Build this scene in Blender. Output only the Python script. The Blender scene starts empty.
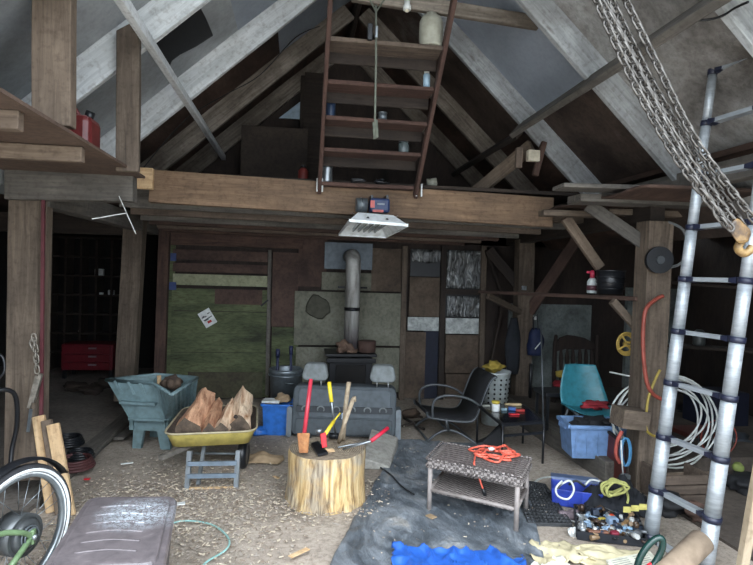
import bpy, bmesh, math, random
from mathutils import Vector, Matrix, noise
random.seed(7)
S = bpy.context.scene
COL = S.collection
V = Vector
# ------------------------------------------------------------------ camera
FPX = 560.0
def _basis(yaw, pitch, roll):
    y, p, r = math.radians(yaw), math.radians(pitch), math.radians(roll)
    f = V((math.sin(y)*math.cos(p), math.cos(y)*math.cos(p), math.sin(p)))
    rt = V((math.cos(y), -math.sin(y), 0)); up = rt.cross(f)
    return rt*math.cos(r)+up*math.sin(r), -rt*math.sin(r)+up*math.cos(r), f
CR, CU, CF = _basis(8.0, -1.0, 1.7)
CAM = V((0, 0, 1.6))
cd = bpy.data.cameras.new('camera'); cam = bpy.data.objects.new('camera', cd); COL.objects.link(cam)
cd.sensor_width = 36; cd.lens = 36*FPX/753; cd.clip_start = 0.05; cd.clip_end = 200
m = Matrix((CR, CU, -CF)).transposed().to_4x4(); m.translation = CAM
cam.matrix_world = m; S.camera = cam
def ray(px, py): return CF+CR*((px-376.5)/FPX)+CU*((282.5-py)/FPX)
def P(px, py, Y): d = ray(px, py); return CAM+d*(Y/d.y)          # point at depth Y
def G(px, py, z=0.0): d = ray(px, py); return CAM+d*((z-1.6)/d.z)  # point at height z
def X_(px, py, X): d = ray(px, py); return CAM+d*(X/d.x)
# ------------------------------------------------------------------ world / light / exposure
w = bpy.data.worlds.new('overcast'); S.world = w; w.use_nodes = True
bg = w.node_tree.nodes['Background']; bg.inputs['Strength'].default_value = 1.0
_t = w.node_tree; _g = _t.nodes.new('ShaderNodeTexCoord'); _s = _t.nodes.new('ShaderNodeSeparateXYZ'); _r = _t.nodes.new('ShaderNodeValToRGB')
_t.links.new(_g.outputs['Generated'], _s.inputs[0]); _t.links.new(_s.outputs['Z'], _r.inputs[0]); _t.links.new(_r.outputs[0], bg.inputs['Color'])   # overcast sky: brighter overhead
_r.color_ramp.elements[0].position = .0; _r.color_ramp.elements[0].color = (.5, .58, .68, 1); _r.color_ramp.elements[1].position = .9; _r.color_ramp.elements[1].color = (2.9, 3.15, 3.4, 1)
S.view_settings.view_transform = 'Standard'; S.view_settings.look = 'None'; S.view_settings.gamma = 1
S.view_settings.use_curve_mapping = False; S.view_settings.exposure = 2.05
# ------------------------------------------------------------------ materials
def lin(c):
    if isinstance(c, str): c = tuple(int(c[i:i+2], 16)/255 for i in (0, 2, 4))
    return tuple((x/12.92 if x <= .04045 else ((x+.055)/1.055)**2.4) for x in c)+(1,)
MATS = {}
def _mat(name):
    m = bpy.data.materials.new(name); m.use_nodes = True; MATS[name] = m
    nt = m.node_tree; return m, nt, nt.nodes['Principled BSDF']
def plain(name, c, rough=.6, metal=0, alpha=None, trans=0, emit=0):
    m, nt, b = _mat(name); b.inputs['Base Color'].default_value = lin(c)
    b.inputs['Roughness'].default_value = rough; b.inputs['Metallic'].default_value = metal
    if trans: b.inputs['Transmission Weight'].default_value = trans
    if alpha is not None: b.inputs['Alpha'].default_value = alpha
    tc = nt.nodes.new('ShaderNodeTexCoord'); n = nt.nodes.new('ShaderNodeTexNoise'); n.inputs['Scale'].default_value = 18; n.inputs['Detail'].default_value = 5
    nt.links.new(tc.outputs['Object'], n.inputs['Vector'])
    mx = nt.nodes.new('ShaderNodeMix'); mx.data_type = 'RGBA'; mx.blend_type = 'MULTIPLY'; mx.inputs[0].default_value = .55
    mx.inputs[6].default_value = lin(c)
    r = nt.nodes.new('ShaderNodeValToRGB'); r.color_ramp.elements[0].position = .3; r.color_ramp.elements[0].color = (.45, .43, .4, 1); r.color_ramp.elements[1].position = .6
    nt.links.new(n.outputs['Fac'], r.inputs[0]); nt.links.new(r.outputs[0], mx.inputs[7]); nt.links.new(mx.outputs[2], b.inputs['Base Color'])
    return m
def _noise(nt, vec, scale, detail=6, dist=0, rough=.6):
    n = nt.nodes.new('ShaderNodeTexNoise'); n.inputs['Scale'].default_value = scale; n.inputs['Detail'].default_value = detail
    n.inputs['Distortion'].default_value = dist; n.inputs['Roughness'].default_value = rough
    nt.links.new(vec, n.inputs['Vector']); return n.outputs['Fac']
def _ramp(nt, fac, stops):
    r = nt.nodes.new('ShaderNodeValToRGB'); e = r.color_ramp.elements
    while len(e) < len(stops): e.new(.5)
    for k, (p, c) in enumerate(stops): e[k].position = p; e[k].color = lin(c) if not (isinstance(c, tuple) and len(c) == 4) else c
    nt.links.new(fac, r.inputs[0]); return r.outputs[0]
def _mix(nt, f, a, b, mode='MIX'):
    mx = nt.nodes.new('ShaderNodeMix'); mx.data_type = 'RGBA'; mx.blend_type = mode
    for s, i in ((f, 0), (a, 6), (b, 7)):
        if isinstance(s, (int, float)): mx.inputs[i].default_value = s
        elif isinstance(s, tuple): mx.inputs[i].default_value = s
        else: nt.links.new(s, mx.inputs[i])
    return mx.outputs[2]
def _bump(nt, b, h, strength=.4, dist=.01):
    bp = nt.nodes.new('ShaderNodeBump'); bp.inputs['Strength'].default_value = strength; bp.inputs['Distance'].default_value = dist
    nt.links.new(h, bp.inputs['Height']); nt.links.new(bp.outputs[0], b.inputs['Normal'])
def _coords(nt, scale=(1, 1, 1), rnd=True):
    tc = nt.nodes.new('ShaderNodeTexCoord'); v = tc.outputs['Object']
    if rnd:
        oi = nt.nodes.new('ShaderNodeObjectInfo'); ml = nt.nodes.new('ShaderNodeMath'); ml.operation = 'MULTIPLY'; ml.inputs[1].default_value = 37
        nt.links.new(oi.outputs['Random'], ml.inputs[0])
        ad = nt.nodes.new('ShaderNodeVectorMath'); ad.operation = 'ADD'; nt.links.new(v, ad.inputs[0]); nt.links.new(ml.outputs[0], ad.inputs[1]); v = ad.outputs[0]
    mp = nt.nodes.new('ShaderNodeMapping'); mp.inputs['Scale'].default_value = scale; nt.links.new(v, mp.inputs['Vector'])
    return mp.outputs[0], v
def wood(name, c1, c2, c3=None, grain=(1.2, 16, 16), rough=.85, dirt=.5, bump=.35, knots=True):
    m, nt, b = _mat(name); gv, ov = _coords(nt, grain)
    n1 = _noise(nt, gv, 1.6, 8, .8, .65)
    col = _ramp(nt, n1, [(.3, c1), (.68, c2)])
    n2 = _noise(nt, ov, 2.3, 6, .3)
    d = _ramp(nt, n2, [(.38, (1, 1, 1, 1)), (.62, (0, 0, 0, 1))])
    if c3: 
        dm = _mix(nt, dirt, (0, 0, 0, 1), d, 'MIX'); col = _mix(nt, dm, col, lin(c3))
    n3 = _noise(nt, ov, 30, 4)
    sp = _ramp(nt, n3, [(.3, (.55, .52, .5, 1)), (.5, (1, 1, 1, 1))])
    col = _mix(nt, .6, col, sp, 'MULTIPLY')
    if knots:
        kv, _ = _coords(nt, (1.0, 3.2, 3.2)); vo = nt.nodes.new('ShaderNodeTexVoronoi'); vo.inputs['Scale'].default_value = 1.7; nt.links.new(kv, vo.inputs['Vector'])
        kc = _ramp(nt, vo.outputs['Distance'], [(.0, (.22, .16, .12, 1)), (.1, (1, 1, 1, 1))]); col = _mix(nt, .8, col, kc, 'MULTIPLY')
    nt.links.new(col, b.inputs['Base Color']); b.inputs['Roughness'].default_value = rough
    _bump(nt, b, n1, bump, .012); return m
def mottle(name, stops, scale=4, rough=.85, bump=.3, stretch=(1, 1, 1), fine=25, finec=(.6, .6, .6, 1), bd=.01, metal=0, dist=.4):
    m, nt, b = _mat(name); gv, ov = _coords(nt, stretch)
    n1 = _noise(nt, gv, scale, 9, dist, .62); col = _ramp(nt, n1, stops)
    n3 = _noise(nt, gv, fine, 5, 0, .7); sp = _ramp(nt, n3, [(.34, finec), (.56, (1, 1, 1, 1))])
    col = _mix(nt, .8, col, sp, 'MULTIPLY')
    nt.links.new(col, b.inputs['Base Color']); b.inputs['Roughness'].default_value = rough; b.inputs['Metallic'].default_value = metal
    ad = nt.nodes.new('ShaderNodeMath'); ad.operation = 'ADD'; nt.links.new(n1, ad.inputs[0]); nt.links.new(n3, ad.inputs[1])
    _bump(nt, b, ad.outputs[0], bump, bd); return m

W_POST = wood('weathered_post_wood', '4a3f36', '7a6c5d', '3a312a')
W_POSTP = wood('pale_brown_timber', '5e5043', '8e7d6c', '4b3f35')
W_BEAM = wood('orange_brown_beam_wood', '5d4938', '94795f', '55463a', dirt=.5)
W_DARK = wood('dark_barn_wood', '241d19', '40352d', '1d1815')
W_RED = wood('red_brown_wood', '3b2b25', '634b40', '302521')
W_GREY = wood('grey_barn_wood', '4a4743', '777169', '3a3733')
W_JOIST = wood('brown_joist_wood', '4c4038', '77685b', '3e352e')
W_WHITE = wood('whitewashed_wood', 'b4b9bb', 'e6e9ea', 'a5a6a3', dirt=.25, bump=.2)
W_WHITE_DIM = wood('dull_grey_whitewash', '85888a', 'b9bdbe', '67635f', dirt=.5, bump=.2)  # greyer copy of the whitewash; dimmer light on the right slope painted in
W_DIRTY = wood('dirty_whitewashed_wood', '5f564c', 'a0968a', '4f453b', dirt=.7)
W_PINE = wood('fresh_cut_pine', 'b08c63', 'd8bb93', 'a58a6a', dirt=.3)
W_STAIR = wood('stair_wood_red_brown', '422f29', '63493f', '372823')
SHEATH_BROWN = mottle('brown_sheathing_boards', [(.3, '261c18'), (.5, '443229'), (.7, '624d43')], 3, stretch=(1, .35, 1), bump=.4)
SHEATH_GREY = mottle('grey_limewashed_sheathing', [(.25, '6f7272'), (.5, '939799'), (.75, 'abb0b3')], 1.6, bump=.15, finec=(.82, .82, .82, 1))
SHEATH_BLUE = mottle('pale_blue_grey_sheathing', [(.3, '7c848d'), (.7, '9ba3ae')], 1.2, bump=.1, finec=(.88, .88, .88, 1))
SHEATH_ROUGH = mottle('rough_patchy_plaster_sheathing', [(.3, '4f4a45'), (.48, '86837f'), (.7, 'b0b0ae')], 2.2, bump=.6)
SHEATH_MIX = mottle('smoke_darkened_sheathing', [(.35, '30251f'), (.55, '54473f'), (.75, '857f7a')], 1.5, bump=.3)  # dark brown running into grey in random patches
BLACK = plain('black_matt', '16171a', .55)
BLACKP = plain('black_plastic', '1c1e22', .35)
NEAR_BLACK = mottle('sooty_dark', [(.3, '0e0d0d'), (.7, '1d1a18')], 5)  # near-black mottle for the stove door and the rear aisle wall
# ------------------------------------------------------------------ mesh helpers
WL = {}
def props(o, label=None, cat=None, group=None, kind=None):
    if label: o['label'] = label
    if cat: o['category'] = cat
    if group: o['group'] = group
    if kind: o['kind'] = kind
    return o
def thing(name, label, cat, loc, group=None):
    o = bpy.data.objects.new(name, None); COL.objects.link(o); o.location = loc; o.empty_display_size = .1
    WL[o.name] = V(loc); return props(o, label, cat, group)
class MB:
    def __init__(s): s.v = []; s.f = []; s.mi = []; s.sm = []
    def add(s, vs, fs, mi=0, sm=False):
        k = len(s.v); s.v += [V(v) for v in vs]
        for f in fs: s.f.append([i+k for i in f]); s.mi.append(mi); s.sm.append(sm)
        return s
    def box(s, c, d, rot=None, mi=0):
        c = V(c); x, y, z = d[0]/2, d[1]/2, d[2]/2
        vs = [V((a*x, b*y, e*z)) for a, b, e in ((-1,-1,-1),(1,-1,-1),(1,1,-1),(-1,1,-1),(-1,-1,1),(1,-1,1),(1,1,1),(-1,1,1))]
        if rot is not None: vs = [rot @ v for v in vs]
        return s.add([v+c for v in vs], [(0,3,2,1),(4,5,6,7),(0,1,5,4),(1,2,6,5),(2,3,7,6),(3,0,4,7)], mi)
    def hexa(s, b, t, mi=0):
        n = len(b); fs = [tuple(reversed(range(n))), tuple(range(n, 2*n))]+[(i, (i+1) % n, n+(i+1) % n, n+i) for i in range(n)]
        return s.add(list(b)+list(t), fs, mi)
    def beam(s, a, b, w, h, up=(0, 0, 1), mi=0, w2=None, h2=None):
        a, b, up = V(a), V(b), V(up); x = (b-a).normalized(); y = up.cross(x)
        if y.length < 1e-4: y = V((0, 1, 0)).cross(x)
        y.normalize(); z = x.cross(y); w2 = w2 or w; h2 = h2 or h; vs = []
        for p, ww, hh in ((a, w, h), (b, w2, h2)):
            vs += [p-y*ww/2-z*hh/2, p+y*ww/2-z*hh/2, p+y*ww/2+z*hh/2, p-y*ww/2+z*hh/2]
        return s.add(vs, [(3,2,1,0),(4,5,6,7),(0,1,5,4),(1,2,6,5),(2,3,7,6),(3,0,4,7)], mi)
    def tube(s, pts, r, n=8, closed=False, mi=0, sm=True):
        pts = [V(p) for p in pts]; m = len(pts); rs = r if isinstance(r, (list, tuple)) else [r]*m
        vs = []; prev = None
        for i, p in enumerate(pts):
            if closed: t = pts[(i+1) % m]-pts[i-1]
            else: t = pts[min(i+1, m-1)]-pts[max(i-1, 0)]
            t = t.normalized() if t.length > 1e-9 else V((0, 0, 1))
            if prev is None:
                u = t.orthogonal().normalized()
            else:
                u = prev-t*prev.dot(t); u = u.normalized() if u.length > 1e-6 else t.orthogonal().normalized()
            prev = u; q = t.cross(u)
            for k in range(n):
                a = 2*math.pi*k/n; vs.append(p+(u*math.cos(a)+q*math.sin(a))*rs[i])
        fs = []
        for i in range(m if closed else m-1):
            j = (i+1) % m
            for k in range(n): fs.append((i*n+k, i*n+(k+1) % n, j*n+(k+1) % n, j*n+k))
        s.add(vs, fs, mi, sm)
        if not closed:
            b = len(s.v)-m*n; s.f.append([b+k for k in reversed(range(n))]); s.mi.append(mi); s.sm.append(False)
            s.f.append([b+(m-1)*n+k for k in range(n)]); s.mi.append(mi); s.sm.append(False)
        return s
    def lathe(s, prof, c=(0, 0, 0), n=24, mtx=None, mi=0, sm=True, wob=None):
        c = V(c); vs = []
        for i, (r, z) in enumerate(prof):
            for k in range(n):
                a = 2*math.pi*k/n; rr = r*(wob(a, z) if wob else 1); v = V((rr*math.cos(a), rr*math.sin(a), z))
                vs.append((mtx @ v if mtx else v)+c)
        fs = [(i*n+k, i*n+(k+1) % n, (i+1)*n+(k+1) % n, (i+1)*n+k) for i in range(len(prof)-1) for k in range(n)]
        b = len(s.v); s.add(vs, fs, mi, sm)
        if prof[0][0] > 1e-5: s.f.append([b+k for k in reversed(range(n))]); s.mi.append(mi); s.sm.append(False)
        if prof[-1][0] > 1e-5: s.f.append([b+(len(prof)-1)*n+k for k in range(n)]); s.mi.append(mi); s.sm.append(False)
        return s
    def poly(s, pts, d, mi=0):       # extruded polygon, d = vector
        pts = [V(p) for p in pts]; d = V(d); return s.hexa(pts, [p+d for p in pts], mi)
    def grid(s, fn, nu, nv, th=0, mi=0, sm=True, nrm=None):
        vs = [V(fn(i/nu, j/nv)) for j in range(nv+1) for i in range(nu+1)]; W = nu+1
        fs = [(j*W+i, j*W+i+1, (j+1)*W+i+1, (j+1)*W+i) for j in range(nv) for i in range(nu)]
        if th:
            ns = []
            for j in range(nv+1):
                for i in range(nu+1):
                    du = vs[j*W+min(i+1, nu)]-vs[j*W+max(i-1, 0)]; dv = vs[min(j+1, nv)*W+i]-vs[max(j-1, 0)*W+i]
                    n = du.cross(dv); ns.append(n.normalized() if n.length > 1e-9 else V((0, 0, 1)))
            N = len(vs); vs2 = vs+[v-n*th for v, n in zip(vs, ns)]
            f2 = [tuple(reversed([k+N for k in f])) for f in fs]
            ed = []
            loop = [i for i in range(W)]+[j*W+nu for j in range(1, nv+1)]+[nv*W+i for i in range(nu-1, -1, -1)]+[j*W for j in range(nv-1, 0, -1)]
            for a in range(len(loop)):
                p, q = loop[a], loop[(a+1) % len(loop)]; ed.append((q, p, p+N, q+N))
            return s.add(vs2, fs+f2+ed, mi, sm)
        return s.add(vs, fs, mi, sm)
    def build(s, name, mats, parent=None, label=None, cat=None, group=None, kind=None, bevel=0, loc=None, subsurf=0, angle=35):
        if not isinstance(mats, (list, tuple)): mats = [mats]
        if parent is not None: o0 = WL[parent.name]
        elif loc is not None: o0 = V(loc)
        else:
            n = len(s.v); o0 = V((sum(v.x for v in s.v)/n, sum(v.y for v in s.v)/n, min(v.z for v in s.v)))
        me = bpy.data.meshes.new(name); me.from_pydata([v-o0 for v in s.v], [], s.f)
        for m_ in mats: me.materials.append(m_)
        me.polygons.foreach_set('material_index', s.mi); me.polygons.foreach_set('use_smooth', s.sm)
        bm = bmesh.new(); bm.from_mesh(me); bmesh.ops.recalc_face_normals(bm, faces=bm.faces); bm.to_mesh(me); bm.free(); me.update()
        o = bpy.data.objects.new(name, me); COL.objects.link(o)
        if parent is not None: o.parent = parent
        else: o.location = o0
        WL[o.name] = o0
        if bevel:
            b = o.modifiers.new('edge', 'BEVEL'); b.width = bevel; b.segments = 2; b.limit_method = 'ANGLE'; b.angle_limit = math.radians(angle)
        if subsurf:
            b = o.modifiers.new('smooth', 'SUBSURF'); b.levels = subsurf; b.render_levels = subsurf
        return props(o, label, cat, group, kind)
def plank(name, a, b, w, h, mat, label=None, cat=None, up=(0, 0, 1), parent=None, group=None, kind=None, rough=.004, cut0=0, cut1=0, n=10, bevel=.004):
    """a sawn timber from a to b: local X runs along the grain, w sideways, h along up; slightly irregular"""
    a, b, up = V(a), V(b), V(up); L = (b-a).length; x = (b-a).normalized(); y = up.cross(x)
    if y.length < 1e-4: y = V((0, 1, 0)).cross(x)
    y.normalize(); z = x.cross(y)
    M = Matrix((x, y, z)).transposed().to_4x4()
    sd = random.random()*90; vs = []
    for i in range(n+1):
        t = i/n
        for cy, cz in ((-1, -1), (1, -1), (1, 1), (-1, 1)):
            q = noise.noise_vector(V((t*L*2.3+sd, cy*3+sd, cz*5)))*rough
            xx = t*L+(cut0*cz*h/2*(1-t))+(cut1*cz*h/2*t)
            vs.append((xx, cy*w/2+q.y, cz*h/2+q.z))
    fs = [(3, 2, 1, 0), tuple(4*n+k for k in range(4))]
    for i in range(n):
        for k in range(4): fs.append((4*i+k, 4*i+(k+1) % 4, 4*i+4+(k+1) % 4, 4*i+4+k))
    me = bpy.data.meshes.new(name); me.from_pydata([V(v) for v in vs], [], fs); me.materials.append(mat)
    o = bpy.data.objects.new(name, me); COL.objects.link(o)
    if parent is not None:
        o.parent = parent; M.translation = a-WL[parent.name]; 
    else: M.translation = a
    o.matrix_local = M; WL[o.name] = a
    if bevel:
        md = o.modifiers.new('edge', 'BEVEL'); md.width = bevel; md.segments = 1; md.limit_method = 'ANGLE'; md.angle_limit = math.radians(50)
    return props(o, label, cat, group, kind)
def boxo(name, x0, x1, y0, y1, z0, z1, mat, **k):
    return MB().box(((x0+x1)/2, (y0+y1)/2, (z0+z1)/2), (x1-x0, y1-y0, z1-z0)).build(name, mat, **k)
def arc(c, r, a0, a1, n, u=(1, 0, 0), v=(0, 0, 1)):
    c, u, v = V(c), V(u), V(v); return [c+u*(r*math.cos(math.radians(a0+(a1-a0)*i/n)))+v*(r*math.sin(math.radians(a0+(a1-a0)*i/n))) for i in range(n+1)]
def spline(pts, k=6):
    pts = [V(p) for p in pts]; out = []
    for i in range(len(pts)-1):
        p0, p1, p2, p3 = pts[max(i-1, 0)], pts[i], pts[i+1], pts[min(i+2, len(pts)-1)]
        for j in range(k):
            t = j/k; out.append(.5*((2*p1)+(p2-p0)*t+(2*p0-5*p1+4*p2-p3)*t*t+(3*p1-p0-3*p2+p3)*t**3))
    out.append(pts[-1]); return out
def copy_tree(o, parent=None):
    c = o.copy(); COL.objects.link(c); c.parent = parent; WL[c.name] = WL[o.name]
    for ch in [q for q in bpy.data.objects if q.parent == o]: copy_tree(ch, c)
    return c
RX, HT, TP = .54, 4.3, .9          # ridge X, ridge height (underside), roof pitch
def roofz(x): return HT-(TP*(RX-x) if x < RX else .935*(x-.51))

# ================================================================== SETTING
def floor_mat():
    m, nt, b = _mat('earth_floor_with_wood_chips'); gv, ov = _coords(nt, (1, 1, 1), False)
    n1 = _noise(nt, ov, 1.1, 8, .3); c = _ramp(nt, n1, [(.3, '857b70'), (.52, 'ab9f92'), (.72, 'c2b6a8')])
    vo = nt.nodes.new('ShaderNodeTexVoronoi'); vo.inputs['Scale'].default_value = 95; vo.inputs['Randomness'].default_value = 1
    mp = nt.nodes.new('ShaderNodeMapping'); mp.inputs['Scale'].default_value = (1, 2.2, 1); mp.inputs['Rotation'].default_value = (0, 0, .6); nt.links.new(ov, mp.inputs[0])
    ds = _noise(nt, ov, 6, 3); nt.links.new(mp.outputs[0], vo.inputs['Vector'])
    cc = _ramp(nt, vo.outputs['Color'], [(.15, '8a8075'), (.5, 'a3998c'), (.85, 'c4baa9')])
    n2 = _noise(nt, ov, 1.7, 5, .5); msk = _ramp(nt, n2, [(.42, (0, 0, 0, 1)), (.6, (1, 1, 1, 1))])
    c = _mix(nt, _mix(nt, .45, (0, 0, 0, 1), msk), c, cc)
    n3 = _noise(nt, ov, 28, 6, 0, .75); c = _mix(nt, .75, c, _ramp(nt, n3, [(.35, (.45, .42, .4, 1)), (.55, (1, 1, 1, 1))]), 'MULTIPLY')
    nt.links.new(c, b.inputs['Base Color']); b.inputs['Roughness'].default_value = .95
    ad = nt.nodes.new('ShaderNodeMath'); ad.operation = 'ADD'; nt.links.new(n3, ad.inputs[0]); nt.links.new(vo.outputs['Distance'], ad.inputs[1]); _bump(nt, b, ad.outputs[0], .35, .012)
    return m
FLOOR = floor_mat()
CONC = mottle('worn_grey_concrete', [(.3, '5c5650'), (.5, '79726b'), (.7, '908981')], 1.4, rough=.9, bump=.25, finec=(.55, .52, .5, 1))
DIRT = mottle('damp_dark_earth', [(.3, '3a332d'), (.6, '5b524a'), (.8, '776d63')], 2.5, rough=.95, bump=.5)  # darker earth tone for the right aisle floor and ledge
GRAVEL = mottle('pale_yard_gravel', [(.3, '8d8a85'), (.7, 'b5b2ab')], 3)
MB().grid(lambda u, v: (-1.66+u*4.3, -.6+v*7.7, .012*noise.noise(V((u*9, v*14, 0)))), 60, 90).build('floor', FLOOR, kind='structure', loc=(0, 0, 0))
MB().box((0, -12, -.06), (60, 22.8, .1)).build('ground', GRAVEL, kind='structure', loc=(0, -12, 0))  # unseen pale ground behind the camera, added to bounce daylight into the barn
boxo('floor', -5.0, -1.66, -.6, 9.1, -.2, .03, CONC, kind='structure')
boxo('floor', 2.64, 6.0, -.6, 9.1, -.2, .02, DIRT, kind='structure')
# raised ledges that carry the aisles
plank('floor_curb', (-1.70, 3.9, .0), (-1.70, 7.05, .0), .14, .12, W_GREY, kind='structure')
plank('floor_curb', (2.50, 4.08, .07), (2.46, 7.0, .07), .14, .2, W_GREY, kind='structure')
boxo('floor', 2.6, 5.0, 4.2, 7.05, 0, .14, DIRT, kind='structure')
WALLB = mottle('dark_wall_boards', [(.3, '1f1916'), (.6, '3b302a')], 3, stretch=(1, 1, .3), bump=.5)
WHITEWALL = mottle('stained_white_block_wall', [(.3, '565b58'), (.55, '7d8481'), (.75, '949b97')], 2.5, bump=.3)
BY = 7.05
boxo('wall_back', -1.66, 5.2, BY, BY+.08, 0, 2.3, WALLB, kind='structure')
MB().poly([(-2.2, BY, 2.3), (3.3, BY, 2.3), (3.3, BY, 2.0), (RX, BY, HT+.36), (-2.2, BY, 2.0)], (0, .06, 0)).build('wall_gable', WALLB, kind='structure')
boxo('wall_left', -5.0, -4.92, -.6, 9.0, 0, 2.4, WALLB, kind='structure')
boxo('wall_rear_left', -5.0, -1.6, 9.0, 9.08, 0, 2.4, NEAR_BLACK, kind='structure')
boxo('wall_front_left', -5.0, -2.05, 1.28, 1.36, 0, 2.6, WALLB, kind='structure')  # unseen front wall, added to keep daylight out of the left aisle
boxo('wall_front_right', 3.1, 5.28, 1.28, 1.36, 0, 2.6, WALLB, kind='structure')  # its right-hand partner, also unseen and added to darken that aisle
boxo('wall_right', 5.2, 5.28, -.6, 7.1, 0, 2.6, WALLB, kind='structure')
boxo('wall_aisle', -1.66, -1.60, BY+.08, 9.0, 0, 2.4, WALLB, kind='structure')
boxo('ceiling', -5.0, -1.63, 3.95, 9.08, 2.22, 2.27, SHEATH_BROWN, kind='structure')
boxo('ceiling', 2.7, 5.28, 2.2, 7.1, 2.42, 2.46, SHEATH_BROWN, kind='structure')
boxo('ceiling', -5.0, -1.9, 1.4, 3.95, 2.5, 2.55, SHEATH_BROWN, kind='structure')
boxo('ceiling', 2.9, 5.28, 1.4, 2.2, 2.5, 2.55, SHEATH_BROWN, kind='structure')
boxo('wall_trim', -2.02, -1.9, 1.4, 3.95, 2.1, 2.55, SHEATH_GREY, kind='structure')
# pale block wall low down behind the right aisle
boxo('wall_right_back', 2.75, 3.9, BY-.04, BY, 0, 1.25, WHITEWALL, kind='structure')
boxo('wall_right_back', 4.4, 5.2, BY-.06, BY, 0, 1.5, WHITEWALL, kind='structure')
# roof sheathing, one panel per bay and slope
RD = .2      # rafter depth
off = RD/math.cos(math.atan(TP))
yb = [1.35, 1.36, 2.5, 3.67, 4.86, 6.0, 7.0]
def sheath(x0, x1, y0, y1, mat):
    z0, z1 = roofz(x0)+off, roofz(x1)+off
    return MB().hexa([V((x0, y0, z0)), V((x1, y0, z1)), V((x1, y1, z1)), V((x0, y1, z0))], [V((x0, y0, z0+.03)), V((x1, y0, z1+.03)), V((x1, y1, z1+.03)), V((x0, y1, z0+.03))]).build('ceiling', mat, kind='structure')
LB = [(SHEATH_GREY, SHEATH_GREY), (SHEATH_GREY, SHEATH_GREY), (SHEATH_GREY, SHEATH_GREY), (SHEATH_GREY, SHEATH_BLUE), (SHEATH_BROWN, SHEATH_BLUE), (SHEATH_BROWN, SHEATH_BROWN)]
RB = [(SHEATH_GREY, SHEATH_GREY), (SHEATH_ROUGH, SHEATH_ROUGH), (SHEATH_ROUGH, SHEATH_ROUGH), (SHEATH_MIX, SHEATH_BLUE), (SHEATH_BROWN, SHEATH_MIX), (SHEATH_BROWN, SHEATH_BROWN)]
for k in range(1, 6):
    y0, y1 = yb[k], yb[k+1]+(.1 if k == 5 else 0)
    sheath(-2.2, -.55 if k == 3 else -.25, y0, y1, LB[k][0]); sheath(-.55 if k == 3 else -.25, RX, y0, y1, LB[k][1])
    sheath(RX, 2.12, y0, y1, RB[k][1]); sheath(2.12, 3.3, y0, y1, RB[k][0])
# rafters
ordn = ['first', 'second', 'third', 'fourth', 'fifth', 'sixth']
for k, y in enumerate([1.4, 2.5, 3.67, 4.86, 6.0, 6.98]):
    for s, side in ((-1, 'left'), (1, 'right')):
        t = math.atan(TP if s < 0 else .935); xe = RX+s*2.28; nx, nz = s*math.sin(t), math.cos(t)
        a = V((RX+s*.02, y, HT+.0)); b = V((xe, y, roofz(xe)))
        up = V((nx, 0, nz)); a = a+up*RD/2; b = b+up*RD/2
        mt = W_DIRTY if k > 3 else (W_WHITE if s < 0 else W_WHITE_DIM)
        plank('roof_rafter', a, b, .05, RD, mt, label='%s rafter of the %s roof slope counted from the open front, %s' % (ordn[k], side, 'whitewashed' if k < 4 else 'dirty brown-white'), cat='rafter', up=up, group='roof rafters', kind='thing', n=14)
plank('ridge_board', (RX, 1.36, HT+.16), (RX, 7.05, HT+.16), .045, .34, W_DARK, 'dark ridge board along the peak of the roof', 'board')
plank('roof_purlin', (1.93, 1.4, 2.95), (1.93, 4.9, 2.925), .05, .15, W_GREY, 'long grey purlin under the right roof slope', 'purlin', up=(.67, 0, .74))
plank('roof_purlin', (1.95, 4.9, 2.90), (1.95, 7.0, 2.90), .05, .08, W_DARK, 'dark purlin continuing behind the grey one to the rear', 'purlin', up=(.67, 0, .74))
plank('roof_batten', (-.93, 1.4, 2.965), (-.93, 7.0, 2.935), .05, .06, W_WHITE, 'thin whitewashed batten under the left roof slope', 'batten')
plank('wall_plate', (2.68, 1.4, 2.30), (2.68, 7.0, 2.30), .09, .13, W_GREY, 'grey timber plate along the foot of the right roof slope', 'beam')
plank('collar_tie', P(352, -6, 4.0), P(545, 24, 4.0), .05, .10, W_DIRTY, 'grey cross tie under the roof peak carrying a bare lampholder', 'beam')
# black patch: the dark of a hole between the left rafters put into colour
def patch():
    mb = MB(); n_ = V((-TP, 0, 1)); c_ = HT+off-.02-TP*RX; pts = []
    for px, py in ((198, 3), (206, 18), (213, 35), (196, 46), (180, 54), (172, 60), (169, 68), (164, 60), (158, 64), (154, 56), (150, 50), (160, 40)):
        d_ = ray(px, py); pts.append(CAM+d_*((c_-n_.dot(CAM))/n_.dot(d_)))
    mb.poly(pts, (0, 0, -.006)); return mb.build('torn_black_sheet', BLACK, label='torn black sheet over a gap between left rafters', cat='sheet')
patch()
plank('gable_post', (.02, 6.9, 2.42), (.02, 6.9, 3.95), .1, .1, W_DARK, 'dark upright post against the gable wall', 'post')
MB().lathe([(.05, 0), (.07, .04), (.075, .3), (.06, .5)], P(291, 22, 5.6), 12, wob=lambda a, z: 1+.15*noise.noise(V((math.cos(a), math.sin(a), z*6)))).build('hanging_log', W_DIRTY, label='short rough log end hanging near the roof peak', cat='log')
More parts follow.
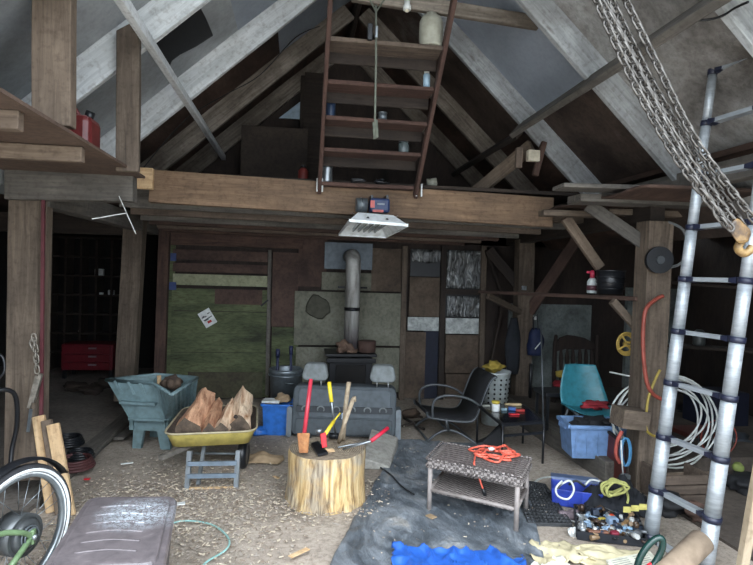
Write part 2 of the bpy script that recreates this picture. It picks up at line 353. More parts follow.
# ---- centre loft
MB().box(((-1.66+2.7)/2, 5.98, 2.385), (4.36, 2.1, .03)).build('loft_floor', W_DARK, kind='structure')
plank('main_beam', V((-1.24, 4.9, 2.265)), V((2.30, 4.9, 2.20)), .07, .27, W_BEAM, 'long orange-brown nailed beam across the front of the loft', 'beam', n=16)
plank('beam_block', V((-1.36, 4.8, 2.31)), V((-1.19, 4.8, 2.31)), .05, .17, W_PINE, 'short pale block nailed at the left end of the main beam', 'block')
cj = [W_GREY, W_JOIST, W_GREY, W_RED, W_JOIST, W_RED]
for k in range(6):
    y = 5.15+k*.33
    zj = (2.085, 2.055, 2.03, 2.015, 2.0, 1.985)[k]+.085; plank('loft_joist', V((-1.55, y, zj+.02)), V((2.55-.1*k, y, zj-.015)), .06, .17, cj[k], '%s floor joist behind the long loft beam' % ordn[k], 'joist', group='loft joists', n=14)
plank('loft_joist', V((-1.6, 6.98, 1.96)), V((.05, 6.98, 1.96)), .05, .19, W_RED, 'red-brown header board above the green door', 'board')
PLY = mottle('brown_loft_plywood', [(.3, '2c2521'), (.6, '443a32'), (.8, '584c42')], 2, bump=.3)
boxo('plywood_panel', P(242, 128, 6.6).x, P(308, 128, 6.6).x, 6.55, 6.58, 2.4, P(242, 125, 6.56).z, PLY, label='plain brown plywood panel standing in the loft beside the stair', cat='panel')
boxo('plywood_panel', P(305, 72, 6.8).x, P(324, 72, 6.8).x, 6.8, 6.82, 2.4, P(305, 72, 6.8).z, W_DARK, label='tall narrow dark panel against the gable beside the stair', cat='panel')
MB().poly([P(279, 118, 6.9), P(300, 119, 6.9), P(301, 101, 6.9)], (0, .02, 0)).build('plastic_scrap', plain('bluish_film', 'a9bccb', .3), label='small bluish plastic scrap on the gable wall above the plywood', cat='plastic scrap')
# ---- left loft platform
boxo('loft_platform', -4.0, -1.04, 1.9, 3.98, 2.19, 2.205, mottle('platform_plywood', [(.3, '43352c'), (.7, '6b574a')], 2), label='left loft platform of brown plywood above the near post', cat='platform')
for y, nm in ((2.38, 'front'), (3.02, 'middle')):
    plank('platform_joist', V((-4.0, y, 2.15)), V((-1.09, y, 2.15)), .05, .075, W_POSTP, '%s joist under the left plywood platform' % nm, 'joist')
plank('platform_beam', P(8, 184, 3.95), P(135, 187, 3.95), .1, .205, W_GREY, 'thick grey beam end under the left loft platform', 'beam')
plank('timber_post', P(26, 478, 4.02), P(31, 197, 4.02), .10, .235, W_POST, 'wide weathered post under the left loft, red strip on its edge', 'post', up=(1, 0, 0))
plank('timber_post', P(54, 127, 2.92), P(55, -20, 2.92), .08, .175, W_POSTP, 'upright board rising from the left platform, nearest one beside the red can', 'post', up=(1, 0, 0))
plank('timber_post', P(128, 172, 3.6), P(129, 26, 3.6), .05, .135, W_POST, 'upright board with slanted top at the end of the left platform', 'post', up=(1, 0, 0), cut1=.6)
plank('timber_post', P(125, 400, 6.3), P(136, 214, 6.3), .16, .2, W_POST, 'square timber post behind the blue-green feeder', 'post', up=(1, 0, 0))
plank('timber_post', P(159, 400, 6.9), P(165, 228, 6.9), .1, .12, W_RED, 'narrow reddish post at the left of the green door', 'post', up=(1, 0, 0))
plank('loft_side_beam', V((-1.7, 3.98, 2.05)), V((-1.7, 7.0, 2.05)), .12, .16, W_GREY, 'grey beam running back from the left platform to the rear wall', 'beam')
plank('cross_beam', V((-5.0, 6.3, 2.0)), V((-1.75, 6.3, 2.02)), .1, .2, W_DARK, 'dark beam crossing the left aisle above the tool chest', 'beam')
# ---- right side timbers
plank('timber_post', P(641, 500, 3.98), P(655, 222, 3.98), .17, .2, W_POST, 'square timber post hung with hoses and white cable', 'post', up=(1, 0, 0))
plank('timber_post', P(520, 408, 6.6), P(525, 240, 6.6), .16, .2, W_POST, 'brown timber post behind the black glass table', 'post', up=(1, 0, 0))
plank('tie_beam', V((2.73, 3.98, 2.13)), V((2.73, 7.0, 2.08)), .12, .15, W_DARK, 'dark tie beam above the right row of posts', 'beam')
plank('long_shelf', P(487, 292, 6.3), P(647, 299, 4.02), .24, .03, W_RED, 'long narrow plank shelf between the two right posts', 'shelf')
plank('shelf_bracket', P(612, 301, 4.15), P(644, 336, 4.15), .05, .06, W_POST, 'wooden knee brace under the right end of the plank shelf', 'brace')
plank('shelf_bracket', P(488, 296, 6.2), P(520, 312, 6.5), .05, .07, W_POST, 'wooden bracket under the left end of the plank shelf', 'brace')
plank('diagonal_brace', P(565, 218, 4.6), P(600, 268, 4.6), .05, .085, W_POSTP, 'short red-brown brace rising left above the plank shelf', 'brace')
plank('diagonal_brace', P(588, 205, 4.2), P(648, 246, 4.0), .05, .10, W_GREY, 'grey brace running into the top of the hose post', 'brace')
plank('diagonal_brace', P(578, 238, 6.2), P(529, 312, 6.55), .06, .13, W_RED, 'brown brace leaning from the rear right post', 'brace')
plank('diagonal_brace', P(489, 250, 6.8), P(528, 297, 6.62), .05, .12, W_DARK, 'dark brace on the left side of the rear right post', 'brace')
# platform of loose boards at the right, seen from below
ends = [(605, 212, .05, W_POSTP), (574, 199, .06, W_GREY), (541, 213, .05, W_POST), (515, 219, .05, W_POST), (558, 187, .03, W_GREY)]
for k, (px, py, h, mt) in enumerate(ends):
    a = G(px, py, 2.15+.05*(k == 1)+.1*(k == 4)); plank('loft_board', a, V((4.6, a.y-.06*k, a.z+.02)), .12+.1*(k in (1, 4)), h, mt, ['loose board under the right loft, nearest the chain', 'wide grey loft board projecting above its neighbours on the right', 'loose right loft board between its neighbours, blunt end', 'rearmost loose board end at the right of the main beam', 'thin wide board lying highest on the right loft'][k], 'board', group='right loft boards')
MB().grid(lambda u, v: (2.2+u*3.0, 3.3+v*3.6-.25*u, 2.215+.01*math.sin(v*40)), 2, 40, .02).build('loft_floor', SHEATH_BROWN, kind='structure')
plank('loft_strut', P(475, 193, 5.5), P(532, 146, 4.95), .05, .13, W_POSTP, 'grey-brown strut slanting up to the electrical box', 'strut')
plank('strut_block', P(518, 168, 4.85), P(519, 148, 4.85), .04, .06, W_JOIST, 'short brown block left of the electrical box', 'block', up=(1, 0, 0))
plank('strut_block', P(535, 176, 4.82), P(544, 142, 4.82), .05, .05, W_RED, 'longer red-brown block right of the electrical box', 'block', up=(1, 0, 0))
c = P(533, 156, 4.8); MB().box(c, (.11, .06, .1)).build('electrical_box', plain('cream_plastic', 'cfc6b0', .5), label='small cream electrical box on the loft strut', cat='electrical box', bevel=.006)
def PD(px, py, d): return CAM+ray(px, py)*d        # point at distance d along the view axis
R2 = CR.copy(); R2.z = 0; R2.normalize(); F2 = CF.copy(); F2.z = 0; F2.normalize(); UP = V((0, 0, 1))
def panel(name, px0, py0, px1, py1, y, th, mat, **k):
    a, b = P(px0, py0, y), P(px1, py1, y); return boxo(name, a.x, b.x, y, y+th, b.z, a.z, mat, **k)
# ------------------------------------------------------------------ back wall
GREEN = mottle('worn_green_paint', [(.32, '2f3324'), (.5, '525a3e'), (.72, '6b7352')], 2.2, stretch=(.6, 1, 2.2), bump=.35, finec=(.5, .45, .38, 1))
GREENB = mottle('green_brown_boards', [(.35, '3a3029'), (.55, '4d4a38'), (.8, '626650')], 3, bump=.4)
REDPLY = mottle('red_brown_plywood', [(.3, '3a2b26'), (.6, '58443b'), (.8, '6d5950')], 2.5, bump=.3)
CREAM = mottle('cream_painted_board', [(.3, '7f8062'), (.7, 'a3a487')], 3, bump=.2)
OLIVE = mottle('olive_grey_heat_board', [(.3, '57564a'), (.55, '7b7a6b'), (.8, '929184')], 1.8, bump=.15)
PLYW = mottle('stained_yellow_plywood', [(.3, '3d322a'), (.55, '5f5144'), (.8, '776a5c')], 2.4, bump=.3)
NAVY = plain('dark_blue_gap', '10162a', .7)
def mfilm(name, c, rough=.2):
    m, nt, b = _mat(name); gv, ov = _coords(nt, (1, 1, .35)); n = _noise(nt, gv, 14, 4, 2.0, .5)
    nt.links.new(_ramp(nt, n, [(.35, '2e2e2d'), (.58, '6c6e6d'), (.78, c)]), b.inputs['Base Color']); b.inputs['Roughness'].default_value = rough; _bump(nt, b, n, .9, .03); return m
FILM = mfilm('crinkled_clear_film', 'd5d8d8'); FOIL = mottle('white_foil_strip', [(.35, '8f9390'), (.6, 'c3c7c4')], 9, .4, .8)
d = panel('door_1', 172, 288, 268, 397, 6.98, .05, GREEN, kind='structure')
for (a, b_, mt) in ((249, 262, REDPLY), (262.5, 274, REDPLY)):
    panel('door_board', 173, a, 267.5, b_, 6.975, .05, mt, parent=d)
panel('door_stripe', 173, 273.5, 267.5, 287, 6.965, .06, CREAM, parent=d, label='cream board across the green door')
panel('door_board', 215, 289, 262, 305, 6.97, .02, REDPLY, parent=d)
for py in (311, 333, 352): panel('door_groove', 174, py, 267, py+1.2, 6.972, .02, W_DARK, parent=d)
panel('door_board', 188, 372, 262, 398, 6.968, .03, GREENB, parent=d)
for py in (257, 286): panel('hinge', 169, py-4, 176, py+4, 6.96, .02, plain('blue_paint', '2b3f74', .5), parent=d, label='blue painted hinge')
MB().beam(P(261, 306, 6.93), P(268, 300, 6.93), .03, .02).build('door_latch', BLACK, parent=d)
plank('trim_door', P(270, 250, 6.97), P(267, 395, 6.97), .04, .045, W_GREY, kind='structure')
panel('wall_panel', 165, 245, 172, 390, 6.99, .03, GREEN, kind='structure')
panel('plywood_panel', 273, 252, 297, 327, 6.99, .03, REDPLY, label='red-brown plywood between the green door and the stove board', cat='panel')
panel('painted_panel', 272, 327, 297, 392, 6.985, .03, GREEN, label='green wall board behind the metal trash can', cat='panel')
panel('plywood_panel', 299, 238, 326, 287, 6.97, .05, REDPLY, label='short red-brown plywood left of the metal flue sheet', cat='panel')
panel('plywood_panel', 372, 248, 402, 292, 6.98, .04, PLYW, label='brown plywood right of the metal flue sheet', cat='panel')
t = panel('heat_board', 295, 291, 402, 346, 6.95, .03, OLIVE, label='olive-grey heat board behind the stove pipe', cat='heat shield')
panel('lower_board', 296, 347, 402, 392, 6.95, .03, OLIVE, parent=t)
panel('upper_board', 322, 272, 371, 291, 6.955, .03, OLIVE, parent=t)
MB().lathe([(.15, 0), (.13, .004)], P(318, 307, 6.945), 16, Matrix.Rotation(math.pi/2, 3, 'X') @ Matrix.Scale(1, 3), wob=lambda a, z: 1+.4*noise.noise(V((3*math.cos(a), 3*math.sin(a), 1)))).build('burnt_stain', plain('scorched_board', '504f44', .9), parent=t, label='dark scorch mark')
panel('flue_sheet', 325, 242, 372, 270, 6.93, .02, plain('galvanised_sheet', '50575d', .45, .5), label='blue-grey metal sheet where the flue meets the wall', cat='metal sheet')
for k, (x, nm) in enumerate(((405, 'right of the stove board'), (444, 'between the two film windows'), (484, 'at the right edge of the film windows'))):
    plank('wall_stud', P(x-4, 400, 6.95), P(x, 246, 6.95), .05, .07, W_POST if k != 1 else W_DARK, 'upright wall stud %s' % nm, 'stud', up=(1, 0, 0))
def window(n, x0, y0, x1, y1):
    f = panel('window_%d' % n, x0, y0, x1, y1, 6.99, .02, plain('dark_window_gap', '14171c', .5) if n == 1 else MATS['dark_window_gap'], kind='structure'); return f
w1 = window(1, 411, 249, 442, 277); a, b = P(412, 249, 6.98), P(442, 263, 6.98)
MB().grid(lambda u, v: (a.x+(b.x-a.x)*u, 6.97+.02*noise.noise(V((u*6, v*2, 3))), b.z+(a.z-b.z)*v+.012*math.sin(u*9)*(1-v)), 16, 6, .003).build('window_film', FILM, parent=w1)
w2 = window(2, 447, 250, 482, 318); a, b = P(447, 250, 6.98), P(482, 289, 6.98)
MB().grid(lambda u, v: (a.x+(b.x-a.x)*u, 6.965+.03*noise.noise(V((u*5, v*3, 8))), b.z+(a.z-b.z)*v), 20, 14, .003).build('window_film', FILM, parent=w2)
a2, b2 = P(447, 296, 6.98), P(482, 317, 6.98)
MB().grid(lambda u, v: (a2.x+(b2.x-a2.x)*u, 6.965+.03*noise.noise(V((u*5, v*3, 5))), b2.z+(a2.z-b2.z)*v), 20, 8, .003).build('window_film', FILM, parent=w2)
panel('window_rail', 446, 289, 483, 295, 6.93, .06, W_DARK, parent=w2)
panel('plywood_panel', 410, 277, 442, 317, 6.985, .03, PLYW, label='smoky brown plywood square below the left film window', cat='panel')
panel('foil_strip', 408, 317, 442, 331, 6.97, .02, FOIL, label='white foil strip left of the middle stud', cat='insulation')
panel('foil_strip', 446, 318, 482, 334, 6.97, .02, FOIL, label='white foil strip right of the middle stud', cat='insulation')
panel('plywood_panel', 405, 332, 424, 398, 6.985, .03, PLYW, label='tall narrow plywood left of the dark blue opening', cat='panel')
panel('wall_opening', 424, 331, 442, 400, 6.99, .02, NAVY, kind='structure')
panel('plywood_panel', 446, 335, 482, 373, 6.985, .03, PLYW, label='worn plywood board behind the black armchair, upper one', cat='panel')
panel('plywood_panel', 446, 374, 482, 402, 6.98, .03, PLYW, label='worn plywood board behind the black armchair, lower one', cat='panel')
for a_, b_ in (((486, 250), (503, 300)), ((503, 300), (488, 375))): plank('loose_board', P(a_[0], a_[1], 6.9), P(b_[0], b_[1], 6.85), .03, .07, W_DARK, 'dark board leaning %s beside the film windows' % ('high' if a_[1] == 250 else 'low'), 'board', up=(0, 1, 0))
# notice on the door
mb = MB(); cc = P(207.5, 318, 6.955); q = Matrix.Rotation(math.radians(-32), 3, 'Y')
nt_ = mb.box(cc, (.15, .004, .2), q, 0).build('paper_notice', plain('white_paper', 'd9dcda', .6), label='crumpled white notice pinned askew on the green door', cat='notice')
mb = MB()
for k in range(9): mb.box(cc+q @ V((random.uniform(-.04, .04), -.004, random.uniform(-.07, .07))), (random.uniform(.02, .06), .002, .012), q)
mb.build('print', plain('grey_print', '55585a', .7), parent=nt_)
MB().box(cc+q @ V((.0, -.005, -.05)), (.05, .002, .03), q).build('red_print', plain('red_print', 'b3302c', .6), parent=nt_)
# ------------------------------------------------------------------ stove and flue
IRON = plain('black_cast_iron', '15161a', .45, .3)
sx = P(350, 352, 6.45); sc_ = thing('wood_stove', 'low black wood stove behind the grey car seat', 'stove', (sx.x, 6.5, 0))
MB().box((sx.x, 6.5, .42), (.5, .4, .42)).build('firebox', IRON, parent=sc_, bevel=.015)
MB().box((sx.x, 6.48, .66), (.58, .46, .035)).box((sx.x, 6.26, .6), (.56, .02, .05)).build('top_plate', IRON, parent=sc_, bevel=.008)
MB().box((sx.x, 6.285, .44), (.34, .02, .22)).build('stove_door', NEAR_BLACK, parent=sc_, bevel=.008)
for a in (-1, 1):
    for b_ in (-1, 1): MB().box((sx.x+a*.2, 6.5+b_*.15, .11), (.04, .04, .22)).build('leg', IRON, parent=sc_)
def flue_mat():
    m, nt, b = _mat('flue_metal_streaked'); gv, ov = _coords(nt, (1, 1, .25), False); n = _noise(nt, gv, 7, 6, 1)
    sp = nt.nodes.new('ShaderNodeSeparateXYZ'); nt.links.new(ov, sp.inputs[0])
    mr = nt.nodes.new('ShaderNodeMapRange'); mr.inputs[1].default_value = .1; mr.inputs[2].default_value = .35; nt.links.new(sp.outputs['Z'], mr.inputs[0])
    c = _ramp(nt, n, [(.3, '5f5d58'), (.5, '9b9994'), (.7, 'c4c3bf')]); c2 = _ramp(nt, n, [(.4, '2a2624'), (.7, '80767a')])
    nt.links.new(_mix(nt, mr.outputs[0], c2, c), b.inputs['Base Color']); b.inputs['Roughness'].default_value = .55; b.inputs['Metallic'].default_value = .2; return m
f0 = P(351, 345, 6.5); f1 = P(351, 262, 6.5)
fl = MB().tube([(f0.x, 6.5, .675), (f0.x, 6.5, f1.z-.05)]+[(f0.x, 6.5+.12*(1-math.cos(a)), f1.z-.05+.12*math.sin(a)) for a in (.4, .8, 1.2, 1.57)]+[(f0.x, 6.94, f1.z+.07)], .087, 20).build('flue_pipe', flue_mat(), label='streaked metal stove pipe bending back into the wall', cat='stove pipe')
MB().lathe([(.092, 0), (.094, .02), (.092, .04)], (f0.x, 6.5, 1.15), 20).build('pipe_joint', IRON, parent=fl)
for s in (-1, 1): MB().beam((f0.x+s*.09, 6.5, 1.42), (f0.x+s*.17, 6.52, 1.42), .02, .02).build('bracket', IRON, parent=fl)
ROCK = mottle('rough_brown_rock', [(.3, '4a3a30'), (.6, '7c6353'), (.8, '9a8577')], 9, bump=.7, fine=40)
def lump(name, c, r, mat, sq=(1, 1, 1), seed=0, rough=.25, **k):
    bm = bmesh.new(); bmesh.ops.create_icosphere(bm, subdivisions=3, radius=1)
    for v in bm.verts:
        n = noise.noise(v.co*1.6+V((seed, 0, 0)))*rough*2+noise.noise(v.co*4+V((seed, 5, 0)))*rough*.6; v.co = V((v.co.x*sq[0], v.co.y*sq[1], v.co.z*sq[2]))*(1+n)*r
    mb = MB(); mb.add([v.co+V(c) for v in bm.verts], [[v.index for v in f.verts] for f in bm.faces], 0, True); bm.free(); return mb.build(name, mat, **k)
zt = .69
lump('stone', P(344, 347, 6.4), .075, ROCK, (1.3, .9, .9), 1, .35, label='jagged orange-brown stone on top of the stove', cat='stone')
lump('stone', P(352, 351, 6.36), .04, ROCK, (1.3, .9, .7), 4, .35, label='smaller broken stone in front of the stove pipe', cat='stone')
b0 = P(367, 346, 6.4); MB().lathe([(.085, 0), (.1, .01), (.105, .13), (.09, .135)], (b0.x, 6.4, zt-.01), 16, wob=lambda a, z: 1+.06*noise.noise(V((a, z*9, 0)))).build('clay_pot', plain('sooty_clay', '4f3a32', .8), label='dark squat clay pot beside the stone on the stove', cat='pot')
# ------------------------------------------------------------------ rear seat bench
SEATG = plain('charcoal_grey_moulded_seat', '4b5257', .7); SEATD = plain('dark_seat_trim', '2c3136', .6); HEADG = plain('grey_headrest_cloth', '858b8c', .85)
o = PD(344, 412, 5.32); st = thing('car_seat', 'dark grey folded car seat with two headrests behind the stump', 'car seat', (o.x, o.y, 0))
def SL(x, y, z): return V((o.x, o.y, 0))+R2*x+F2*y+UP*z
def rrect(w, h, r, n=4):
    out = []
    for cx, cz, a in ((w-r, h-r, 0), (-w+r, h-r, 90), (-w+r, -h+r, 180), (w-r, -h+r, 270)):
        for k in range(n+1): t = math.radians(a+90*k/n); out.append((cx+r*math.cos(t), cz+r*math.sin(t)))
    return out
def slab(mb, poly, z0, y0, y1, mi=0, lean=.12): mb.hexa([SL(x*1.0, y0+(z0+z)*lean, z0+z) for x, z in poly], [SL(x, y1+(z0+z)*lean, z0+z) for x, z in poly], mi); return mb
slab(MB(), [(x*(1+.05*(-z)), z) for x, z in rrect(.5, .235, .06)], .265, -.0, .17).build('seat_back', SEATG, parent=st, bevel=.02)
slab(MB(), rrect(.44, .13, .03), .34, -.012, .01).build('back_panel', plain('slate_panel', '565e64', .65), parent=st, bevel=.005)
slab(MB(), rrect(.46, .028, .01), .285, -.03, .0).build('lower_bar', SEATD, parent=st)
slab(MB(), rrect(.46, .07, .02), .125, -.02, .02).build('skirt', SEATG, parent=st, bevel=.006)
for k in range(6):
    x = -.37+k*.148; MB().tube([SL(x+.032*math.cos(t), -.035+.04, .285+.03*math.sin(t)) for t in [math.pi*i/8*1.3-.5 for i in range(9)]], .007, 6).build('anchor_loop', HEADG, parent=st)
slab(MB(), rrect(.022, .03, .005), .23, -.03, -.01).build('tag', plain('pale_blue_label', 'b9c8d8', .5), parent=st, label='small pale label')
for s in (-1, 1):
    slab(MB(), [(x+s*.52, z) for x, z in rrect(.025, .14, .02)], .16, -.02, .12).build('side_hinge', plain('hinge_grey', '6c7378', .5, .3), parent=st)
for s, hx in ((-1, -.27), (1, .40)):
    hx = -.29 if s < 0 else .36
    h = slab(MB(), [(x+hx, z) for x, z in [(p[0]*(1-.12*(p[1] > 0)), p[1]) for p in rrect(.125, .082, .05)]], .63, -.03, .09).build('headrest', HEADG, parent=st, bevel=.025)
    for q_ in (-.055, .055): MB().tube([SL(hx+q_, .08, .48), SL(hx+q_, .1, .58)], .008, 8).build('post', plain('steel_rod', 'b4b8ba', .3, .8) if 'steel_rod' not in MATS else MATS['steel_rod'], parent=h)
for s in (-1, 1): slab(MB(), [(x+s*.36, z) for x, z in rrect(.05, .02, .005)], .02, 0, .25, lean=0).build('foot_rail', SEATD, parent=st)
# ------------------------------------------------------------------ trash can, recycling bin
GALV = plain('galvanised_steel', '7b848a', .4, .6)
tcn = PD(286, 380, 6.05); t = thing('trash_can', 'ribbed galvanised trash can behind the blue recycling bin', 'trash can', (tcn.x, tcn.y, 0))
zt_ = PD(286, 368, 6.05).z
MB().lathe([(.001, .01), (.145, .01), (.15, 0), (.172, zt_-.05), (.182, zt_-.04), (.184, zt_-.01), (.172, zt_), (.165, zt_-.01), (.14, .02), (.001, .02)], tcn.xy.to_3d(), 64, wob=lambda a, z: 1+(.014*math.cos(a*16) if .03 < z < zt_-.09 else 0)).build('body', GALV, parent=t)
MB().lathe([(.186, zt_-.075), (.19, zt_-.07), (.186, zt_-.06)], tcn.xy.to_3d(), 40).build('band', GALV, parent=t)
hh = tcn.xy.to_3d()+UP*(zt_-.13)-F2*.17+R2*.07; MB().tube([hh-R2*.045, hh-R2*.04-F2*.03, hh+R2*.04-F2*.03, hh+R2*.045], .007, 6).build('handle', GALV, parent=t)
for k, (px, py, nm) in enumerate(((278, 349, 'left'), (291, 346, 'right'))):
    a = tcn.xy.to_3d()+R2*(-.1 if k == 0 else .06)+UP*.1; b = PD(px, py, 6.05)
    MB().tube([a, b], .014, 8).tube([b-(b-a).normalized()*.09, b], .02, 8).build('garden_tool', plain('navy_grip', '262b4a', .5) if 'navy_grip' not in MATS else MATS['navy_grip'], label='dark tool handle standing in the trash can, %s one of two' % nm, cat='tool')
BLUEB = plain('bright_blue_plastic', '2f6fc4', .4)
bc = G(277, 436, 0)+F2*.12; t = thing('recycling_bin', 'bright blue recycling bin full of papers beside the car seat', 'bin', bc)
def tub(mb, c, w, d_, z0, z1, taper=.85, th=.008, ax=R2, ay=F2, mi=0):
    def ring(s, z, t=0): return [c+ax*(sx_*(w/2*s-t))+ay*(sy_*(d_/2*s-t))+UP*z for sx_, sy_ in ((-1, -1), (1, -1), (1, 1), (-1, 1))]
    A, B, C_, D = ring(taper, z0), ring(1, z1), ring(1, z1, th), ring(taper, z0+th, th)
    k = A+B+C_+D; fs = [(3, 2, 1, 0)]
    for i in range(4):
        j = (i+1) % 4; fs += [(i, j, 4+j, 4+i), (4+i, 4+j, 8+j, 8+i), (8+i, 8+j, 12+j, 12+i)]
    fs.append((12, 13, 14, 15)); return mb.add(k, fs, mi)
tub(MB(), bc, .3, .24, 0, .3, .9).build('body', BLUEB, parent=t, bevel=.008)
mb = MB(); r_ = [bc+R2*a*.158+F2*b_*.128+UP*.295 for a, b_ in ((-1, -1), (1, -1), (1, 1), (-1, 1))]
for i in range(4): mb.beam(r_[i], r_[(i+1) % 4], .018, .022)
mb.build('rim', BLUEB, parent=t, bevel=.004)
PAPER = MATS['white_paper']; CARD = plain('brown_card', '9a8468', .85)
for k, (px, py, w_, d_, h_, mt, lab) in enumerate(((272, 398, .17, .14, .02, PAPER, 'white flat box lying on the recycling bin'), (268, 401, .14, .1, .015, CARD, 'thin brown card under the white box in the bin'), (283, 395, .1, .1, .09, CARD, 'crumpled brown paper bag in the recycling bin'))):
    c = PD(px, py, (bc-CAM).dot(CF)-.02+.02*k); c.z = (.315, .295, .335)[k]
    if k == 2: lump('paper_bag', c, .06, CARD, (1.2, 1, .8), 9, .3, label=lab, cat='paper bag')
    else: MB().box(c, (w_, d_, h_), Matrix.Rotation(.3*k-.2, 3, 'Z')).build('card_box', mt, label=lab, cat='box', bevel=.002)
c = G(256, 438)+F2*.1; lump('blue_bag', c+UP*.04, .07, BLUEB, (1.3, 1, .6), 3, .2, label='flattened blue bag on the floor left of the recycling bin', cat='bag')
c = G(262, 461); MB().grid(lambda u, v: c+R2*(u-.45)*.34*(1-.3*abs(v-.5))+F2*(v-.5)*.22+UP*(.02+.06*max(0, noise.noise(V((u*3, v*3, 2)))+.35)*math.sin(math.pi*u)*math.sin(math.pi*v)*1.8), 18, 14, .006).build('paper_sack', CARD, label='crumpled brown paper sack on the floor behind the stump', cat='sack')
# ------------------------------------------------------------------ feeder
TEAL = plain('blue_green_feeder_plastic', '748b8f', .5)
rim = [G(106.5, 380, .6), G(152.5, 383, .6), G(172, 394.5, .6), G(197, 378, .6), G(157, 374.5, .6)]
A_, B_ = G(129, 418.5, .28), G(165, 420, .28); bot = [A_, B_, G(174, 418, .28), A_+(B_-A_)*1.35+F2*.42, A_+F2*.42+R2*.1]
t = thing('animal_feeder', 'blue-green plastic livestock feeder on short legs behind the wheelbarrow', 'feeder', (bot[0]+bot[3])*.5*1.0-UP*.28)
cen = sum(rim, V())/5; cb = sum(bot, V())/5
irim = [p+(cen-p).normalized()*.03+UP*.0 for p in rim]; ibot = [p+(cb-p).normalized()*.02+UP*.02 for p in bot]
mb = MB(); n = 5; vs = bot+rim+irim+ibot; fs = [tuple(reversed(range(5))), tuple(range(15, 20))]
for i in range(5):
    j = (i+1) % 5; fs += [(i, j, 5+j, 5+i), (5+i, 5+j, 10+j, 10+i), (10+i, 10+j, 15+j, 15+i)]
mb.add(vs, fs).build('tub', TEAL, parent=t, bevel=.006)
MB().tube([p+UP*.0 for p in rim], .017, 8, closed=True).build('rim', TEAL, parent=t)
def lerp(a, b, t): return a+(b-a)*t
for e, cnt in ((1, 5), (2, 6), (0, 3)):
    for k in range(cnt):
        f = (k+.6)/cnt
        if e == 0: f = (.2, .5, .75)[k]
        p, q_ = lerp(rim[e], rim[(e+1) % 5], f), lerp(bot[e], bot[(e+1) % 5], f); out = ((p-cen)*V((1, 1, 0))).normalized()*.006
        if e == 0: q_ = lerp(p, q_, .35)
        MB().beam(p+out, q_+out, .022, .022, up=F2).build('rib', TEAL, parent=t)
p, q_ = lerp(rim[0], bot[0], .55), lerp(rim[1], bot[1], .55); p, q_ = lerp(p, q_, .08), lerp(p, q_, .95); MB().beam(bot[0]-F2*.004, bot[1]-F2*.004, .03, .02).build('ledge', TEAL, parent=t); MB().beam(p-F2*.02, q_-F2*.02, .06, .022).build('ledge', TEAL, parent=t)
fl_ = A_; ll = (B_-A_).length; ax_ = (B_-A_).normalized(); by_ = UP.cross(ax_)
for dy in (0, .34):
    zz = .28; p0 = A_+by_*dy+by_*.07; prof = [(.01, 0), (.07, 0), (.1, .15), (.27, .15), (.30, 0), (ll+.03, 0), (ll+.0, zz), (.02, zz)]
    prof = [(.0, 0), (.075, 0), (.1, .16), (ll-.1, .16), (ll-.065, 0), (ll+.02, 0), (ll-.01, zz), (.01, zz)]
    mb = MB(); pts = [V((p0.x, p0.y, 0))+ax_*x_+UP*z_ for x_, z_ in prof]; dvec = by_*.04
    for quad in ((0, 1, 2, 7), (2, 3, 6, 7), (3, 4, 5, 6)): mb.hexa([pts[i] for i in quad], [pts[i]+dvec for i in quad])
    mb.build('leg', TEAL, parent=t)
for dx in (0, ll-.03):
    pa = V((A_.x, A_.y, 0))+ax_*dx; MB().beam(pa+by_*.04+UP*.22, pa+by_*.36+UP*.22, .03, .1).build('leg_brace', TEAL, parent=t)
WOODIN = wood('bark_log', '3b3029', '6d5a4a', '2c2520', grain=(1, 9, 9))
lump('log', G(166, 386, .58)+F2*.15, .08, WOODIN, (1, 1.3, .8), 11, .25, label='dark rounded log lying in the blue-green feeder', cat='log')
MB().beam(PD(159.5, 398, 4.9), PD(159, 375.5, 4.9), .03, .02).build('wood_stake', W_PINE, label='short pale stake upright in the blue-green feeder', cat='stake')
# ------------------------------------------------------------------ wheelbarrow
YEL = plain('yellow_wheelbarrow_paint', 'cbb968', .5); RUSTY = mottle('rusty_tray_inside', [(.3, '3b302a'), (.6, '6b5c50'), (.8, '9a8d7f')], 7, bump=.5)
BLUEST = plain('blue_grey_painted_steel', '74828f', .5, .2)
n0, n1, f1_, f0_ = G(162, 435, .37), G(257, 431, .37), G(257, 405, .37), G(184, 407, .37)
t = thing('wheelbarrow', 'yellow wheelbarrow with rusty tray loaded with split firewood', 'wheelbarrow', ((n0+f1_)*.5).xy.to_3d())
rimw = [n0, n1, f1_, f0_]; cw = sum(rimw, V())/4; botw = [lerp(p, cw, .12)-UP*.11 for p in rimw]; botw[2] = lerp(f1_, cw, .45)-UP*.12; botw[3] = lerp(f0_, cw, .45)-UP*.12
def curved_ring(ps, k=5, r=.16):
    out = []; m_ = len(ps)
    for i in range(m_):
        p = ps[i]; a_, b__ = lerp(p, ps[i-1], r), lerp(p, ps[(i+1) % m_], r)
        for j in range(k+1): s_ = j/k; out.append(a_*(1-s_)**2+p*2*s_*(1-s_)+b__*s_**2)
    return out
ro, bo = curved_ring(rimw), curved_ring(botw); N = len(ro)
inn = [p+(cw-p).normalized()*.008 for p in ro]; bi = [p+UP*.006 for p in bo]
MB().add(bo+ro, [tuple(reversed(range(N)))]+[(i, (i+1) % N, N+(i+1) % N, N+i) for i in range(N)], 0, True).build('tray', YEL, parent=t)
MB().add(bi+inn, [tuple(range(N))]+[(i, (i+1) % N, N+(i+1) % N, N+i) for i in range(N)], 0, True).build('tray_lining', RUSTY, parent=t, label='rusty inside of the tray')
MB().tube(ro, .008, 6, closed=True).build('rim', plain('worn_rim', 'b5a98c', .5), parent=t)
gl, gr = G(187, 490), G(236, 489)
